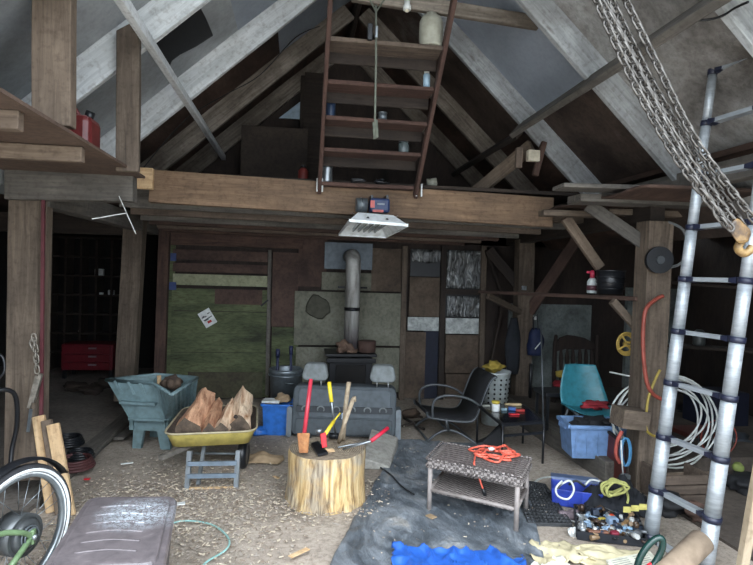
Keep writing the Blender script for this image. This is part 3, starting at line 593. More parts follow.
for p in (gl, gr): MB().beam(p+UP*.0, V((p.x, p.y, 0))+UP*.27+F2*.04, .032, .03, up=F2).build('leg', plain('grey_steel', '80868a', .5, .3) if 'grey_steel' not in MATS else MATS['grey_steel'], parent=t)
MB().beam(gl+F2*.35+UP*.27+R2*.02, gl+F2*.03+R2*.07+UP*.03, .025, .02, up=F2).build('strut', MATS['grey_steel'], parent=t)
for z_, mt in ((.19, BLUEST), (.10, BLUEST), (.012, W_PINE)): MB().beam(gl+UP*z_-R2*.0, gr+UP*z_, .02, .03 if z_ > .05 else .012).build('crossbar', mt, parent=t)
MB().beam(G(160, 458, .22), G(184, 450, .24)+F2*.1, .035, .035).build('handle', W_GREY, parent=t, label='broken grey wooden handle')
MB().beam(G(184, 450, .24)+F2*.1, G(225, 446, .24)+F2*.6, .035, .035).build('handle', W_GREY, parent=t)
wc = G(243, 468)+UP*.115; nrm = (R2+F2*.05).normalized()
def wheel(mb, c, nrm, R, w, r, n=28, mi=0):   # tyre as torus
    u = nrm.orthogonal().normalized(); v = nrm.cross(u); m_ = 10; vs = []
    for i in range(n):
        a = 2*math.pi*i/n; d_ = u*math.cos(a)+v*math.sin(a)
        for k in range(m_): b = 2*math.pi*k/m_; vs.append(c+d_*(R-r+r*math.cos(b))+nrm*(w/2*math.sin(b)))
    return mb.add(vs, [(i*m_+k, i*m_+(k+1) % m_, ((i+1) % n)*m_+(k+1) % m_, ((i+1) % n)*m_+k) for i in range(n) for k in range(m_)], mi, True)
wh = wheel(MB(), wc, nrm, .118, .075, .035).build('wheel', BLACKP, parent=t)
MB().tube([wc-nrm*.03, wc+nrm*.03], .085, 20).build('hub', plain('dull_hub', '6c6a66', .6), parent=wh)
MB().tube([wc-nrm*.4, wc-nrm*.03], .01, 8).build('axle', MATS['grey_steel'], parent=t)
FIREA = wood('split_firewood_orange', '7c4428', 'f0bf98', '6d5548', grain=(20, 2.6, 5), dirt=.25, bump=1.0, knots=False)
FIREB = wood('split_firewood_pale', '9c6c48', 'fbe6c8', '9a6a50', grain=(20, 2.6, 5), dirt=.2, bump=1.0, knots=False)
ENDG = mottle('dark_log_end', [(.3, '4a423b'), (.6, '7c6a5a'), (.8, '9a8672')], 9, bump=.5)
def split_log(a, b, w, h, mat, label, seed, tip=.8):
    a, b = V(a), V(b); x = (b-a).normalized(); y = x.cross(UP).normalized(); z = y.cross(x); L = (b-a).length
    rs = random.Random(seed); prof = [(-.5, -.3), (-.2, -.45), (.2, -.42), (.5, -.2), (.42, .1), (.12, .42), (-.02, .5), (-.2, .3), (-.42, .05)]; n = 12; vs = []
    jag = [rs.uniform(-.03, .05) for _ in prof]
    for i in range(n+1):
        s_ = i/n; sc = (1-(1-tip)*s_**2.2)*(.95+.05*math.sin(s_*7+seed))
        for k, (p, q_) in enumerate(prof):
            e = 1+.35*noise.noise(V((s_*3+seed, k*1.9, 0))); vs.append(a+x*(L*s_+jag[k]*s_)+y*(p*w*sc*e)+z*(q_*h*sc*e))
    m_ = len(prof); fs = [(i*m_+k, i*m_+(k+1) % m_, (i+1)*m_+(k+1) % m_, (i+1)*m_+k) for i in range(n) for k in range(m_)]
    mb = MB(); mb.add(vs, fs+[tuple(n*m_+k for k in range(m_))], 0, False); mb.add(vs[:m_], [tuple(reversed(range(m_)))], 1)
    return mb.build('firewood', [mat, ENDG], label=label, cat='firewood', group='firewood in the wheelbarrow')
split_log(G(187, 428, .36)-UP*.0, PD(206, 395, 4.72), .21, .18, FIREA, 'orange split log at the left of the wheelbarrow load', 1)
split_log(G(209, 430, .36), PD(217, 404, 4.68), .12, .12, FIREA, 'reddish split log second from left in the wheelbarrow', 5)
split_log(G(221, 430, .36), PD(232, 405, 4.66), .14, .13, FIREB, 'pale split log in the middle of the wheelbarrow', 9)
lg = split_log(G(239, 426, .37), PD(243, 395, 4.72), .18, .2, FIREB, 'yellowish split log with a knot at the right of the load', 14)
lump('knot', G(236.5, 416, .5)-F2*.02, .016, W_DARK, (1, .5, 1), 2, .1, parent=lg)
# ------------------------------------------------------------------ chopping stump and tools
def stump_mats():
    m, nt, b = _mat('stump_side'); gv, ov = _coords(nt, (9, 9, .8), False); n = _noise(nt, gv, 3, 8, .8, .65)
    c = _ramp(nt, n, [(.34, '5a4d3f'), (.48, 'a39580'), (.7, 'c9bda6')]); n2 = _noise(nt, ov, 4, 4)
    sp = nt.nodes.new('ShaderNodeSeparateXYZ'); nt.links.new(ov, sp.inputs[0])
    c = _mix(nt, _ramp(nt, n2, [(.4, (0, 0, 0, 1)), (.55, (.8, .8, .8, 1))]), c, _ramp(nt, n, [(.35, '7d5f3a'), (.5, 'c9a56a'), (.65, 'ecd4a0')]))
    nt.links.new(c, b.inputs['Base Color']); b.inputs['Roughness'].default_value = .9; _bump(nt, b, n, .9, .03)
    m2, nt, b = _mat('stump_top'); gv, ov = _coords(nt, (1, 1, 1), False)
    wv = nt.nodes.new('ShaderNodeTexWave'); wv.wave_type = 'RINGS'; wv.rings_direction = 'Z'; wv.inputs['Scale'].default_value = 22; wv.inputs['Distortion'].default_value = 5; nt.links.new(ov, wv.inputs[0])
    c = _ramp(nt, wv.outputs['Fac'], [(.2, '7b6c5b'), (.8, 'a89a85')]); n = _noise(nt, ov, 25, 6); c = _mix(nt, .7, c, _ramp(nt, n, [(.35, (.45, .42, .4, 1)), (.55, (1, 1, 1, 1))]), 'MULTIPLY')
    nt.links.new(c, b.inputs['Base Color']); b.inputs['Roughness'].default_value = .95; _bump(nt, b, n, .6, .02); return m, m2
SS, ST = stump_mats(); SC = G(322, 515)+F2*.265; SZ = .365
mb = MB(); nn = 56; prof = [(.282, 0), (.278, .04), (.27, .12), (.266, .22), (.268, .33), (.262, SZ-.004)]
def wb(a, z): return 1+.035*noise.noise(V((math.cos(a)*2, math.sin(a)*2, z*1.5)))+.012*math.sin(a*11+z*4)
vs = [SC+V((r*wb(a, z)*math.cos(a), r*wb(a, z)*math.sin(a), z)) for r, z in prof for a in [2*math.pi*k/nn for k in range(nn)]]
mb.add(vs, [(i*nn+k, i*nn+(k+1) % nn, (i+1)*nn+(k+1) % nn, (i+1)*nn+k) for i in range(len(prof)-1) for k in range(nn)], 0, True)
stp = mb.build('tree_stump', SS, label='wide upright tree stump used as chopping block', cat='stump', loc=SC)
mb = MB(); rr = [0, .09, .18, .24, .262]; vs = [SC+V((r*wb(a, SZ)*math.cos(a), r*wb(a, SZ)*math.sin(a), SZ-.004+(.008*noise.noise(V((r*30, a*3, 0))) if 0 < r < .25 else 0))) for r in rr for a in [2*math.pi*k/nn for k in range(nn)]]
mb.add(vs, [(i*nn+k, i*nn+(k+1) % nn, (i+1)*nn+(k+1) % nn, (i+1)*nn+k) for i in range(4) for k in range(nn)], 0, True).build('cut_top', ST, parent=stp)
REDP = plain('red_painted_handle', 'c23a4a', .4); YELP = plain('yellow_grip', 'e8cf35', .45); STEEL = plain('steel', '9aa1a6', .35, .8); RUST = mottle('rusty_orange_iron', [(.3, '7c4a2c'), (.6, 'b07a4e'), (.8, 'c79a70')], 12, bump=.4); RAW = wood('bare_handle_wood', '94836c', 'b9aa92', '7e705c', grain=(1, 8, 8), knots=False)
def D(px, py, d=3.86): return PD(px, py, d)
zd = D(305, 450, 3.72)
t = thing('splitting_maul', 'splitting maul with red handle and rusty head on the stump', 'maul', D(303, 450, 3.72))
MB().tube([D(304, 436, 3.72), D(311, 379, 3.82)], .0145, 10).build('handle', REDP, parent=t)
MB().hexa([D(297, 433, 3.69), D(310, 433, 3.69), D(310, 433, 3.76), D(297, 433, 3.76)], [D(299, 453, 3.69), D(308, 453, 3.69), D(308, 453, 3.74), D(299, 453, 3.74)]).build('head', RUST, parent=t, bevel=.006)
t = thing('sledge', 'tool with yellow grip and thin steel shaft leaning on the stump', 'hand tool', G(336, 440, SZ))
MB().tube([D(331.5, 402, 3.95), D(329, 382, 3.98)], [.014, .015], 10).build('grip', YELP, parent=t)
MB().tube([D(331.5, 402, 3.95), G(336, 440, SZ)+UP*.01], .008, 8).build('shaft', STEEL, parent=t)
MB().tube([G(336, 440, SZ)+UP*.03-R2*.05, G(336, 440, SZ)+UP*.03+R2*.02], .022, 10).build('head', BLACKP, parent=t)
t = thing('hatchet', 'small hatchet with yellow handle and bright red head', 'hatchet', G(323, 447, SZ))
MB().tube([D(324, 436, 3.75), D(334, 421, 3.85)], .013, 8).tube([D(334, 421, 3.85), D(340, 413, 3.9)], .006, 6).build('handle', YELP, parent=t)
MB().hexa([D(320, 434, 3.73), D(326, 432, 3.73), D(327, 447, 3.72), D(322, 448, 3.72)], [D(320, 434, 3.77), D(326, 432, 3.77), D(327, 447, 3.76), D(322, 448, 3.76)]).build('head', plain('bright_red', 'd0222e', .35), parent=t, bevel=.004)
MB().tube([D(316, 431, 3.8), D(322, 431, 3.8)], .02, 10).build('pommel', STEEL, parent=t)
MB().tube(spline([G(343, 440, SZ), D(345, 415, 3.98), D(347, 395, 4.0), D(349, 382, 4.02)], 4), .0165, 8).build('axe_handle', RAW, label='tall bare wooden handle standing behind the stump tools', cat='handle')
MB().tube(spline([G(339, 443, SZ)+UP*.01, D(344, 425, 3.88), D(350, 408, 3.9), D(353, 400, 3.91), D(356, 399, 3.91)], 4), [.015]*8+[.016]*5+[.02]*4, 8).build('axe_handle', RAW, label='shorter bare wooden handle with a curved end on the stump', cat='handle')
t = thing('bolt_cutter', 'long shears with a red grip lying across the stump', 'shears', G(352, 450, SZ))
MB().tube([D(371, 441, 3.8), D(388, 428, 3.9)], .014, 8).build('grip', plain('crimson_grip', 'c9243f', .4), parent=t)
MB().tube([G(343, 451, SZ)+UP*.012, D(371, 441, 3.8)], .007, 6).tube([G(338, 449, SZ)+UP*.012, G(375, 443, SZ)+UP*.02], .006, 6).build('blade', STEEL, parent=t)
MB().hexa([G(311, 447, SZ)+UP*.002, G(318, 446, SZ)+UP*.002, G(328, 455, SZ)+UP*.002, G(318, 457, SZ)+UP*.002], [G(311, 447, SZ)+UP*.03, G(318, 446, SZ)+UP*.04, G(328, 455, SZ)+UP*.02, G(318, 457, SZ)+UP*.015]).build('iron_wedge', BLACKP, label='black iron wedge lying at the front of the stump top', cat='wedge', bevel=.003)
lump('bark_chunk', G(327, 452, SZ)+UP*.012, .04, W_PINE, (1.2, .6, .3), 21, .3, label='pale wood splinter beside the black wedge on the stump', cat='wood scrap')
# slab beside stump
c = G(378, 470); MB().hexa([c-R2*.12, c+R2*.1, G(398, 448)+R2*.0, G(382, 446)-R2*.1], [p+q_ for p, q_ in zip([c-R2*.13, c+R2*.09, G(398, 448), G(382, 446)-R2*.1], [UP*.1, UP*.03, UP*.1, UP*.16])]).build('stone_slab', mottle('grey_stone_slab', [(.3, '8f8c84'), (.7, 'b3b0a8')], 5), label='flat grey stone slab leaning beside the stump', cat='slab', bevel=.012)
# ------------------------------------------------------------------ loft stair and what stands on it
sa0, sa1 = V((.16, 4.84, 2.28)), V((.16, 3.55, 3.52)); sb0, sb1 = V((1.0, 4.84, 2.28)), V((.97, 3.55, 3.52))
t = thing('loft_stair', 'steep open wooden stair with red-brown treads rising from the main beam', 'stair', V((.59, 4.84, 2.28)))
sdir = (sa1-sa0).normalized()
for a, b in ((sa0, sa1+sdir*.25), (sb0, sb1+sdir*.25)): plank('stringer', a, b, .032, .075, W_STAIR, up=V((0, -sdir.z, sdir.y)) if False else V((0, 1, 1)), parent=t, n=12)
def s_at(py):      # point on the left stringer whose image row is py
    best = None
    for k in range(201):
        q = lerp(sa0, sa1, k/200); d_ = q-CAM; y = 282.5-FPX*d_.dot(CU)/d_.dot(CF)
        if best is None or abs(y-py) < best[0]: best = (abs(y-py), q)
    return best[1]
TR = []
for py in (183, 149, 117, 81, 38):
    q = s_at(py); TR.append(q)
    plank('tread', V((q.x+.016, q.y+.1, q.z)), V((.972, q.y+.1, q.z)), .22, .032, W_STAIR if py != 38 else W_JOIST, parent=t, n=8)
    if py != 183: plank('riser_board', V((q.x+.016, q.y+.2, q.z-.05)), V((.972, q.y+.2, q.z-.05)), .02, .09, W_DARK, parent=t, n=8)
for x in (.16, 1.02):
    MB().box((x-.02, 4.8, 2.33), (.012, .03, .11)).box((x+.025, 4.8, 2.33), (.012, .03, .11)).build('white_bracket', PAPER, parent=t)
WHITEP = plain('dirty_white_plastic', 'a9a899', .5)
def on(tr, px, dy=.06): q = P(px, 100, tr.y+dy); return V((P(px, 100, tr.y+dy).x, tr.y+dy, tr.z+.017))
j = on(TR[4], 429); g_ = thing('plastic_jug', 'pale plastic jug standing on the top tread of the loft stair', 'jug', j)
MB().lathe([(.08, 0), (.085, .01), (.086, .02), (.083, .035), (.086, .05), (.086, .18), (.07, .215), (.035, .225)], j, 20).build('body', WHITEP, parent=g_)
MB().lathe([(.03, .225), (.03, .25), (.0, .252)], j, 12).build('cap', WHITEP, parent=g_)
MB().tube([j+R2*.05+UP*.2, j+R2*.03+UP*.25, j-R2*.03+UP*.25, j-R2*.05+UP*.2], .007, 6).build('handle', WHITEP, parent=g_)
j = on(TR[3], 426); g_ = thing('spray_can', 'pale blue and white spray can on the second tread from the top', 'can', j)
MB().lathe([(.027, 0), (.027, .1), (.02, .115)], j, 14).build('body', plain('pale_blue_label_can', 'a9c6da', .4), parent=g_); MB().lathe([(.02, .115), (.02, .14), (0, .142)], j, 12).build('cap', PAPER, parent=g_)
j = on(TR[2], 383); g_ = thing('tin_can', 'small empty tin can on the middle tread of the stair', 'can', j); MB().lathe([(.001, .004), (.034, 0), (.036, .065), (.033, .065), (.031, .008), (.001, .008)], j, 16).build('body', GALV, parent=g_); MB().lathe([(.037, .06), (.038, .064), (.036, .068)], j, 16).build('rim', STEEL, parent=g_)
j = on(TR[1], 405); g_ = thing('glass_jar', 'grey glass jar on the fourth tread of the stair', 'jar', j); MB().lathe([(.04, 0), (.045, .01), (.045, .08), (.036, .09)], j, 16).build('body', plain('smoky_glass', '6e7a7c', .15, trans=.3), parent=g_); MB().lathe([(.04, .09), (.04, .105), (0, .106)], j, 16).build('lid', GALV, parent=g_)
j = on(TR[0], 329, .04); g_ = thing('paint_tin', 'dented silver tin at the left of the lowest tread', 'tin', j); MB().lathe([(.045, 0), (.047, .01), (.045, .12), (.048, .13), (.04, .128)], j, 18, wob=lambda a, z: 1+.05*math.sin(3*a+z*30)).build('body', STEEL, parent=g_); MB().lathe([(.049, .126), (.049, .132), (.046, .134)], j, 18).build('rim', GALV, parent=g_)
j = on(TR[3], 352, .07); j.z = on(TR[2], 332).z; j = on(TR[2], 331, .05); g_ = thing('dark_bottle', 'tall dark blue bottle at the left end of the middle tread', 'bottle', j); MB().lathe([(.035, 0), (.036, .01), (.036, .15), (.02, .18), (.018, .2)], j, 16).build('body', plain('dark_blue_plastic', '26364f', .4), parent=g_); MB().lathe([(.02, .2), (.02, .22), (0, .222)], j, 12).build('cap', BLACKP, parent=g_)
MB().beam(on(TR[4], 342)+UP*.01, on(TR[4], 366)+UP*.01, .02, .02).build('white_stick', PAPER, label='short white stick lying on the top tread', cat='stick')
for px, s_, lab in ((385, .05, 'tangled black cable heap on the lowest tread'), (360, .04, 'small black lump beside the tin on the lowest tread')):
    j = on(TR[0], px, .02); mb = MB(); rr_ = random.Random(px)
    mb.tube(spline([j+V((rr_.uniform(-1, 1)*s_*1.6, rr_.uniform(-1, 1)*s_, .012+rr_.uniform(0, .6)*s_)) for _ in range(12)], 5), .008, 6).build('cable_tangle', BLACKP, label=lab, cat='cable')
j = V((P(303, 180, 5.3).x, 5.3, 2.4)); g_ = thing('red_bottle', 'dark red bottle standing on the loft floor left of the stair', 'bottle', j); MB().lathe([(.045, 0), (.047, .02), (.047, .13), (.02, .16)], j, 16).build('body', plain('dark_red_plastic', '6e2a24', .5), parent=g_); MB().lathe([(.022, .16), (.022, .185), (0, .186)], j, 10).build('cap', BLACKP, parent=g_)
c = V((P(430, 186, 5.15).x, 5.15, 2.4)); g_ = thing('paper_roll', 'white roll lying on the loft floor right of the stair foot', 'roll', c); MB().tube([c+UP*.05-R2*.03, c+UP*.06+R2*.06], .045, 14).build('roll', WHITEP, parent=g_); MB().tube([c+UP*.06+R2*.06, c+UP*.061+R2*.064], .018, 10).build('core', CARD, parent=g_)
# pulley and rope
pt = P(373, 32, 3.8); g_ = thing('rope_pulley', 'small pulley with a knotted grey rope hanging in front of the stair', 'pulley', P(376, 138, 3.8))
ROPE = plain('grey_rope', '6f7468', .9)
MB().tube([P(376, 5, 3.8), P(376, 60, 3.79), P(375, 118, 3.8), P(376, 136, 3.8)], .0075, 6).tube([P(376, 120, 3.8), P(377, 137, 3.8), P(375, 139, 3.81), P(374, 122, 3.8)], .012, 6).build('rope', ROPE, parent=g_)
MB().tube([P(376, 12, 3.8), P(366, -8, 3.95), P(358, -25, 4.0)], .006, 6).tube([P(376, 12, 3.8), P(384, 0, 3.95), P(392, -15, 4.1)], .006, 6).build('rope_bridle', ROPE, parent=g_)
MB().box(P(370, 32, 3.8), (.035, .03, .11)).build('pulley_block', BLACKP, parent=g_, bevel=.005); MB().box(P(376.5, 32, 3.79), (.02, .02, .08)).build('pulley_cheek', STEEL, parent=g_, bevel=.004)
# bare lampholder
c = P(407, 6, 3.95); g_ = thing('lampholder', 'white bare lampholder under the cross tie at the top', 'lamp fitting', c); MB().lathe([(.02, -.03), (.028, -.028), (.03, .0), (.022, .01), (.022, .04)], c, 14).build('socket', PAPER, parent=g_); MB().lathe([(.0, -.045), (.014, -.04), (.017, -.03)], c, 12).build('cap', plain('warm_white', 'e6ddc8', .4), parent=g_)
# electric hoist motor on the beam and the reflector
g_ = thing('winch', 'small blue and red winch with silver drum fixed to the main beam', 'winch', P(378, 212, 4.72))
MB().tube([P(356, 205, 4.72), P(367, 205.5, 4.72)], .06, 20).build('drum', GALV, parent=g_)
MB().tube([P(360.5, 205, 4.72), P(362, 205, 4.72)], .062, 20).build('drum_band', STEEL, parent=g_)
c = P(379, 206, 4.72); MB().box(c, (.17, .13, .12)).build('motor', plain('navy_blue_casing', '27385f', .45), parent=g_, bevel=.02)
MB().box(P(372.5, 204, 4.65), (.035, .01, .06)).box(P(378, 211, 4.65), (.09, .01, .02)).build('red_label', plain('salmon_red', 'c8645e', .5), parent=g_); MB().box(P(381, 204, 4.65), (.06, .006, .014)).build('label', plain('grey_label', '7f8890', .5), parent=g_)
for px in (371, 386): MB().box(P(px, 198, 4.78), (.02, .15, .03)).build('bracket', BLACKP, parent=g_)
q = [P(349.7, 220.5, 4.3), P(407.8, 225.3, 4.3), P(385.6, 237, 4.95), P(339, 234.5, 4.95)]
hoodc = sum(q, V())/4; tp_ = [lerp(p, hoodc, .38)+UP*.09 for p in q]
g_ = thing('reflector_lamp', 'white metal reflector hood hanging below the main beam', 'lamp', hoodc+UP*.1)
WMET = plain('white_enamel', 'e4e9ea', .35); RIMM = plain('reflector_inside', 'b9c0c2', .25, .6)
def shell(mb, a, b, th=.004):
    for i in range(4):
        j_ = (i+1) % 4; n_ = ((a[j_]-a[i]).cross(b[i]-a[i])).normalized()*th; mb.hexa([a[i], a[j_], b[j_], b[i]], [p+n_ for p in (a[i], a[j_], b[j_], b[i])])
    return mb
m_ = shell(MB(), q, tp_); m_.hexa(tp_, [p+UP*.004 for p in tp_]); m_.build('hood', WMET, parent=g_)
mb = MB()
for i in range(4): mb.beam(q[i], q[(i+1) % 4], .008, .022)
mb.build('flange', WMET, parent=g_)
for k in range(5):
    f = .18+.15*k; a_, b_ = lerp(lerp(q[0], q[1], f), hoodc, .25)+UP*.035, lerp(lerp(q[3], q[2], f), hoodc, .25)+UP*.03; MB().beam(a_, b_, .012, .03).build('fin', RIMM, parent=g_)
a_, b_ = lerp(q[0], q[3], .5)+UP*.05, lerp(q[1], q[2], .5)+UP*.05; MB().tube([lerp(a_, b_, .25), lerp(a_, b_, .75)], .018, 12).build('lamp_tube', PAPER, parent=g_)
for f in (.3, .7): 
    p = lerp(lerp(q[0], q[1], f), lerp(tp_[0], tp_[1], f), .45); MB().tube([p-F2*.01, p-F2*.012], .012, 10).build('vent_hole', BLACK, parent=g_)
MB().tube([lerp(tp_[0], tp_[3], .3), P(352, 212, 4.84)], .003, 5).tube([lerp(tp_[1], tp_[2], .3), P(398, 216, 4.84)], .003, 5).build('hanging_wire', STEEL, parent=g_)
# items on the left platform
g_ = thing('fuel_can', 'dark red fuel can with black cap on the left platform behind the post', 'fuel can', V((P(80, 125, 3.3).x, 3.3, 2.205)))
o_ = WL[g_.name]; REDC = plain('dark_red_jerrycan', '6a2a2a', .4)
MB().hexa([o_+V((x, y, 0)) for x, y in ((-.13, -.1), (.085, -.1), (.085, .1), (-.13, .1))], [o_+V((x, y, .2)) for x, y in ((-.13, -.1), (.085, -.1), (.085, .1), (-.13, .1))]).build('body', REDC, parent=g_, bevel=.035, angle=20)
MB().tube([o_+V((.04, 0, .19)), o_+V((.055, 0, .235))], .025, 12).build('cap', BLACKP, parent=g_); MB().tube([o_+V((-.12, 0, .2)), o_+V((-.1, 0, .24)), o_+V((-.02, 0, .24)), o_+V((0, 0, .2))], .012, 8).build('handle', REDC, parent=g_)
c = V((P(20, 100, 2.95).x-.05, 2.95, 2.205)); MB().box(c+UP*.06, (.3, .12, .11)).build('red_case', REDC, label='flat red case on the left platform beside the nearest upright board', cat='case', bevel=.02)
# ------------------------------------------------------------------ left aisle
g_ = P(92, 372, 8.3); cx_ = g_.x; g_ = thing('tool_chest', 'low red tool chest on a dark stand in the left aisle', 'tool chest', (cx_, 8.3, 0))
zt0, zt1 = P(92, 371, 8.05).z, P(92, 345, 8.05).z; REDT = plain('red_tool_chest_paint', '6c1a24', .35)
MB().box((cx_, 8.3, (zt0+zt1)/2), (.66, .4, zt1-zt0)).build('body', REDT, parent=g_, bevel=.01)
for k in range(3):
    zc = zt0+(zt1-zt0)*(.17+.32*k); dr = MB().box((cx_, 8.09, zc), (.6, .03, (zt1-zt0)*.27)).build('drawer', REDT, parent=g_, bevel=.004); MB().box((cx_+.08, 8.065, zc+.02), (.1, .02, .02)).build('handle', STEEL, parent=dr)
for a in (-.3, .3):
    for b in (-.16, .16): MB().box((cx_+a, 8.3+b, zt0/2), (.04, .04, zt0)).build('leg', BLACKP, parent=g_)
sh = thing('storage_rack', 'dark pigeonhole rack against the rear wall of the left aisle', 'rack', (P(90, 300, 8.8).x, 8.8, 0))
xs0, xs1 = P(52, 300, 8.8).x, P(128, 300, 8.8).x; zr0, zr1 = 0.3, P(90, 238, 8.8).z
for k in range(6): boxo('upright', xs0+(xs1-xs0)*k/5-.015, xs0+(xs1-xs0)*k/5+.015, 8.7, 8.98, 0, zr1, W_DARK, parent=sh)
for k in range(7): boxo('shelf', xs0, xs1, 8.7, 8.98, zr0+(zr1-zr0)*k/6-.012, zr0+(zr1-zr0)*k/6+.012, W_DARK, parent=sh)
for px, py, w_, h_, lab in ((99, 265, .12, .1, 'small white box in the upper rack'), (109, 281, .03, .07, 'white bottle in the rack, left of two'), (113, 281, .03, .07, 'white bottle in the rack, right of two'), (101, 282, .05, .03, 'small pale lump in the rack left of the bottles'), (80, 316, .05, .03, 'small pale object low in the rack')):
    cc = P(px, py, 8.75); zsh = max([zr0+(zr1-zr0)*k/6+.012 for k in range(7) if zr0+(zr1-zr0)*k/6 < cc.z+.02] or [zr0]); MB().box((cc.x, 8.78, zsh+h_/2), (w_, .05, h_)).build('small_box' if w_ != .03 else 'bottle', PAPER, label=lab, cat='box' if w_ != .03 else 'bottle', bevel=.006)
for k, (px, py) in enumerate(((75, 385), (92, 388), (105, 382))): lump('bundle', G(px, py+6, .03)+UP*.05, .09, W_DARK, (1.4, 1, .7), k+30, .3, label=['dark bundle on the floor below the chest, left one', 'dark bundle on the floor below the chest, middle one', 'dark bundle on the floor below the chest, right one'][k], cat='bundle')
plank('floor_board', G(88, 458, .03)+UP*.01, G(118, 428, .03)+UP*.01, .10, .025, W_GREY, 'loose grey board on the left aisle floor', 'board')
plank('floor_board', G(118, 440, .03)+UP*.01, G(160, 410, .03)+UP*.01, .09, .025, W_GREY, 'loose grey board lying along the left aisle curb', 'board')
g_ = thing('hanging_straps', 'two thin white strips hanging below the left beam', 'strip', P(130, 215, 3.88))
MB().beam(P(119, 196, 3.88), P(136, 234, 3.88), .008, .004).build('strip', PAPER, parent=g_); MB().beam(P(92, 219, 3.88), P(127, 213, 3.88), .008, .006).build('strip', PAPER, parent=g_)
# things on the near left post
RED_S = plain('dark_red_strip', '5c2a30', .6)
MB().beam(P(41, 470, 3.94), P(43.5, 200, 3.94), .018, .02, up=(1, 0, 0)).build('red_strip', RED_S, label='dark red vertical strip fixed to the near left post', cat='strip')
def link(mb, c, d, side, L=.034, w=.02, r=.0035, mi=0):
    d = d.normalized(); s_ = (side-d*side.dot(d)).normalized(); pts = []
    h = L/2-w/2+r
    for k in range(12):
        a = 2*math.pi*k/12; pts.append(c+d*(math.sin(a)*(w/2)+(h if math.sin(a) > 0 else -h))+s_*(math.cos(a)*w/2))
    mb.tube(pts, r, 5, closed=True, mi=mi)
def chain(mb, path, pitch=.028, **k):
    path = [V(p) for p in path]; L = [0]
    for a, b in zip(path, path[1:]): L.append(L[-1]+(b-a).length)
    s_ = 0; i = 0; n_ = 0
    while s_ < L[-1]:
        while s_ > L[i+1]: i += 1
        f = (s_-L[i])/(L[i+1]-L[i]); d = path[i+1]-path[i]; c = lerp(path[i], path[i+1], f)
        base = d.orthogonal().normalized(); s2 = Matrix.Rotation(math.radians(90*(n_ % 2)+40), 3, d) @ base; link(mb, c, d, s2, **k); s_ += pitch; n_ += 1
    return mb
RCH = mottle('tarnished_chain_metal', [(.3, '6d675d'), (.7, 'a8a196')], 20, rough=.45, metal=.6)
g_ = thing('hanging_chain', 'short tarnished chain with a hook hanging on the near left post', 'chain', P(36, 400, 3.88))
chain(MB(), [P(34, 338, 3.86), P(36, 352, 3.86), P(37, 372, 3.86)], .034, L=.045, w=.028, r=.005).build('chain', RCH, parent=g_)
MB().tube(spline([P(33, 350, 3.87), P(30, 343, 3.87), P(33, 338, 3.87), P(36, 343, 3.87)], 4), .007, 6).build('hook', RCH, parent=g_)
MB().beam(P(41, 374, 3.86), P(33, 402, 3.86), .03, .02).beam(P(37, 376, 3.85), P(29, 408, 3.85), .015, .02).build('turnbuckle', RCH, parent=g_); MB().beam(P(31, 409, 3.85), P(28, 432, 3.83), .016, .012).build('grey_grip', GALV, parent=g_)
MB().tube(spline([P(-5, 391, 3.7), P(8, 390, 3.75), P(16, 398, 3.8), P(17, 425, 3.85), P(12, 450, 3.85), P(9, 485, 3.8)], 6), .014, 8).build('black_hose', BLACKP, label='thick black hose looping down the near left post', cat='hose')
MB().tube(spline([P(-5, 352, 3.6), P(3, 358, 3.6), P(4, 372, 3.6), P(-4, 380, 3.6)], 5), .008, 6).build('black_cable', BLACKP, label='small loop of black cable at the left edge above the hose', cat='cable')
for k, (b0_, b1_, t0_, t1_, lab) in enumerate(((48, 58, 33, 44, 'tallest pale sawn board leaning on the near left post'), (57, 66, 42, 51, 'middle pale sawn board leaning on the near left post'), (64, 75, 49, 57, 'right greyish sawn board of the three leaning ones'))):
    a = G((b0_+b1_)/2, 512+2*k); b = P((t0_+t1_)/2, 416+k*4, a.y+.12); plank('sawn_board', a, b, .035, .075 if k != 1 else .065, [W_PINE, W_POSTP, W_PINE][k], lab, 'board', up=(1, 0, 0), rough=.002)
for k, (px, py, r) in enumerate(((68, 447, .12), (74, 470, .14), (80, 462, .1))):
    c = G(px, py, .03)+UP*.02; mb = MB()
    for q_ in range(4): mb.tube([c+V((r*(1-.06*q_)*math.cos(a), r*(1-.06*q_)*math.sin(a), .012+q_*.018)) for a in [2*math.pi*i/24 for i in range(24)]], .011, 6, closed=True)
    mb.build('hose_coil', BLACKP if k != 1 else plain('dark_red_hose', '4d2a2a', .6), label=['black hose coil behind the leaning boards, rear one', 'dark red hose coil on the floor right of the leaning boards', 'smaller black hose coil right of the leaning boards'][k], cat='hose')
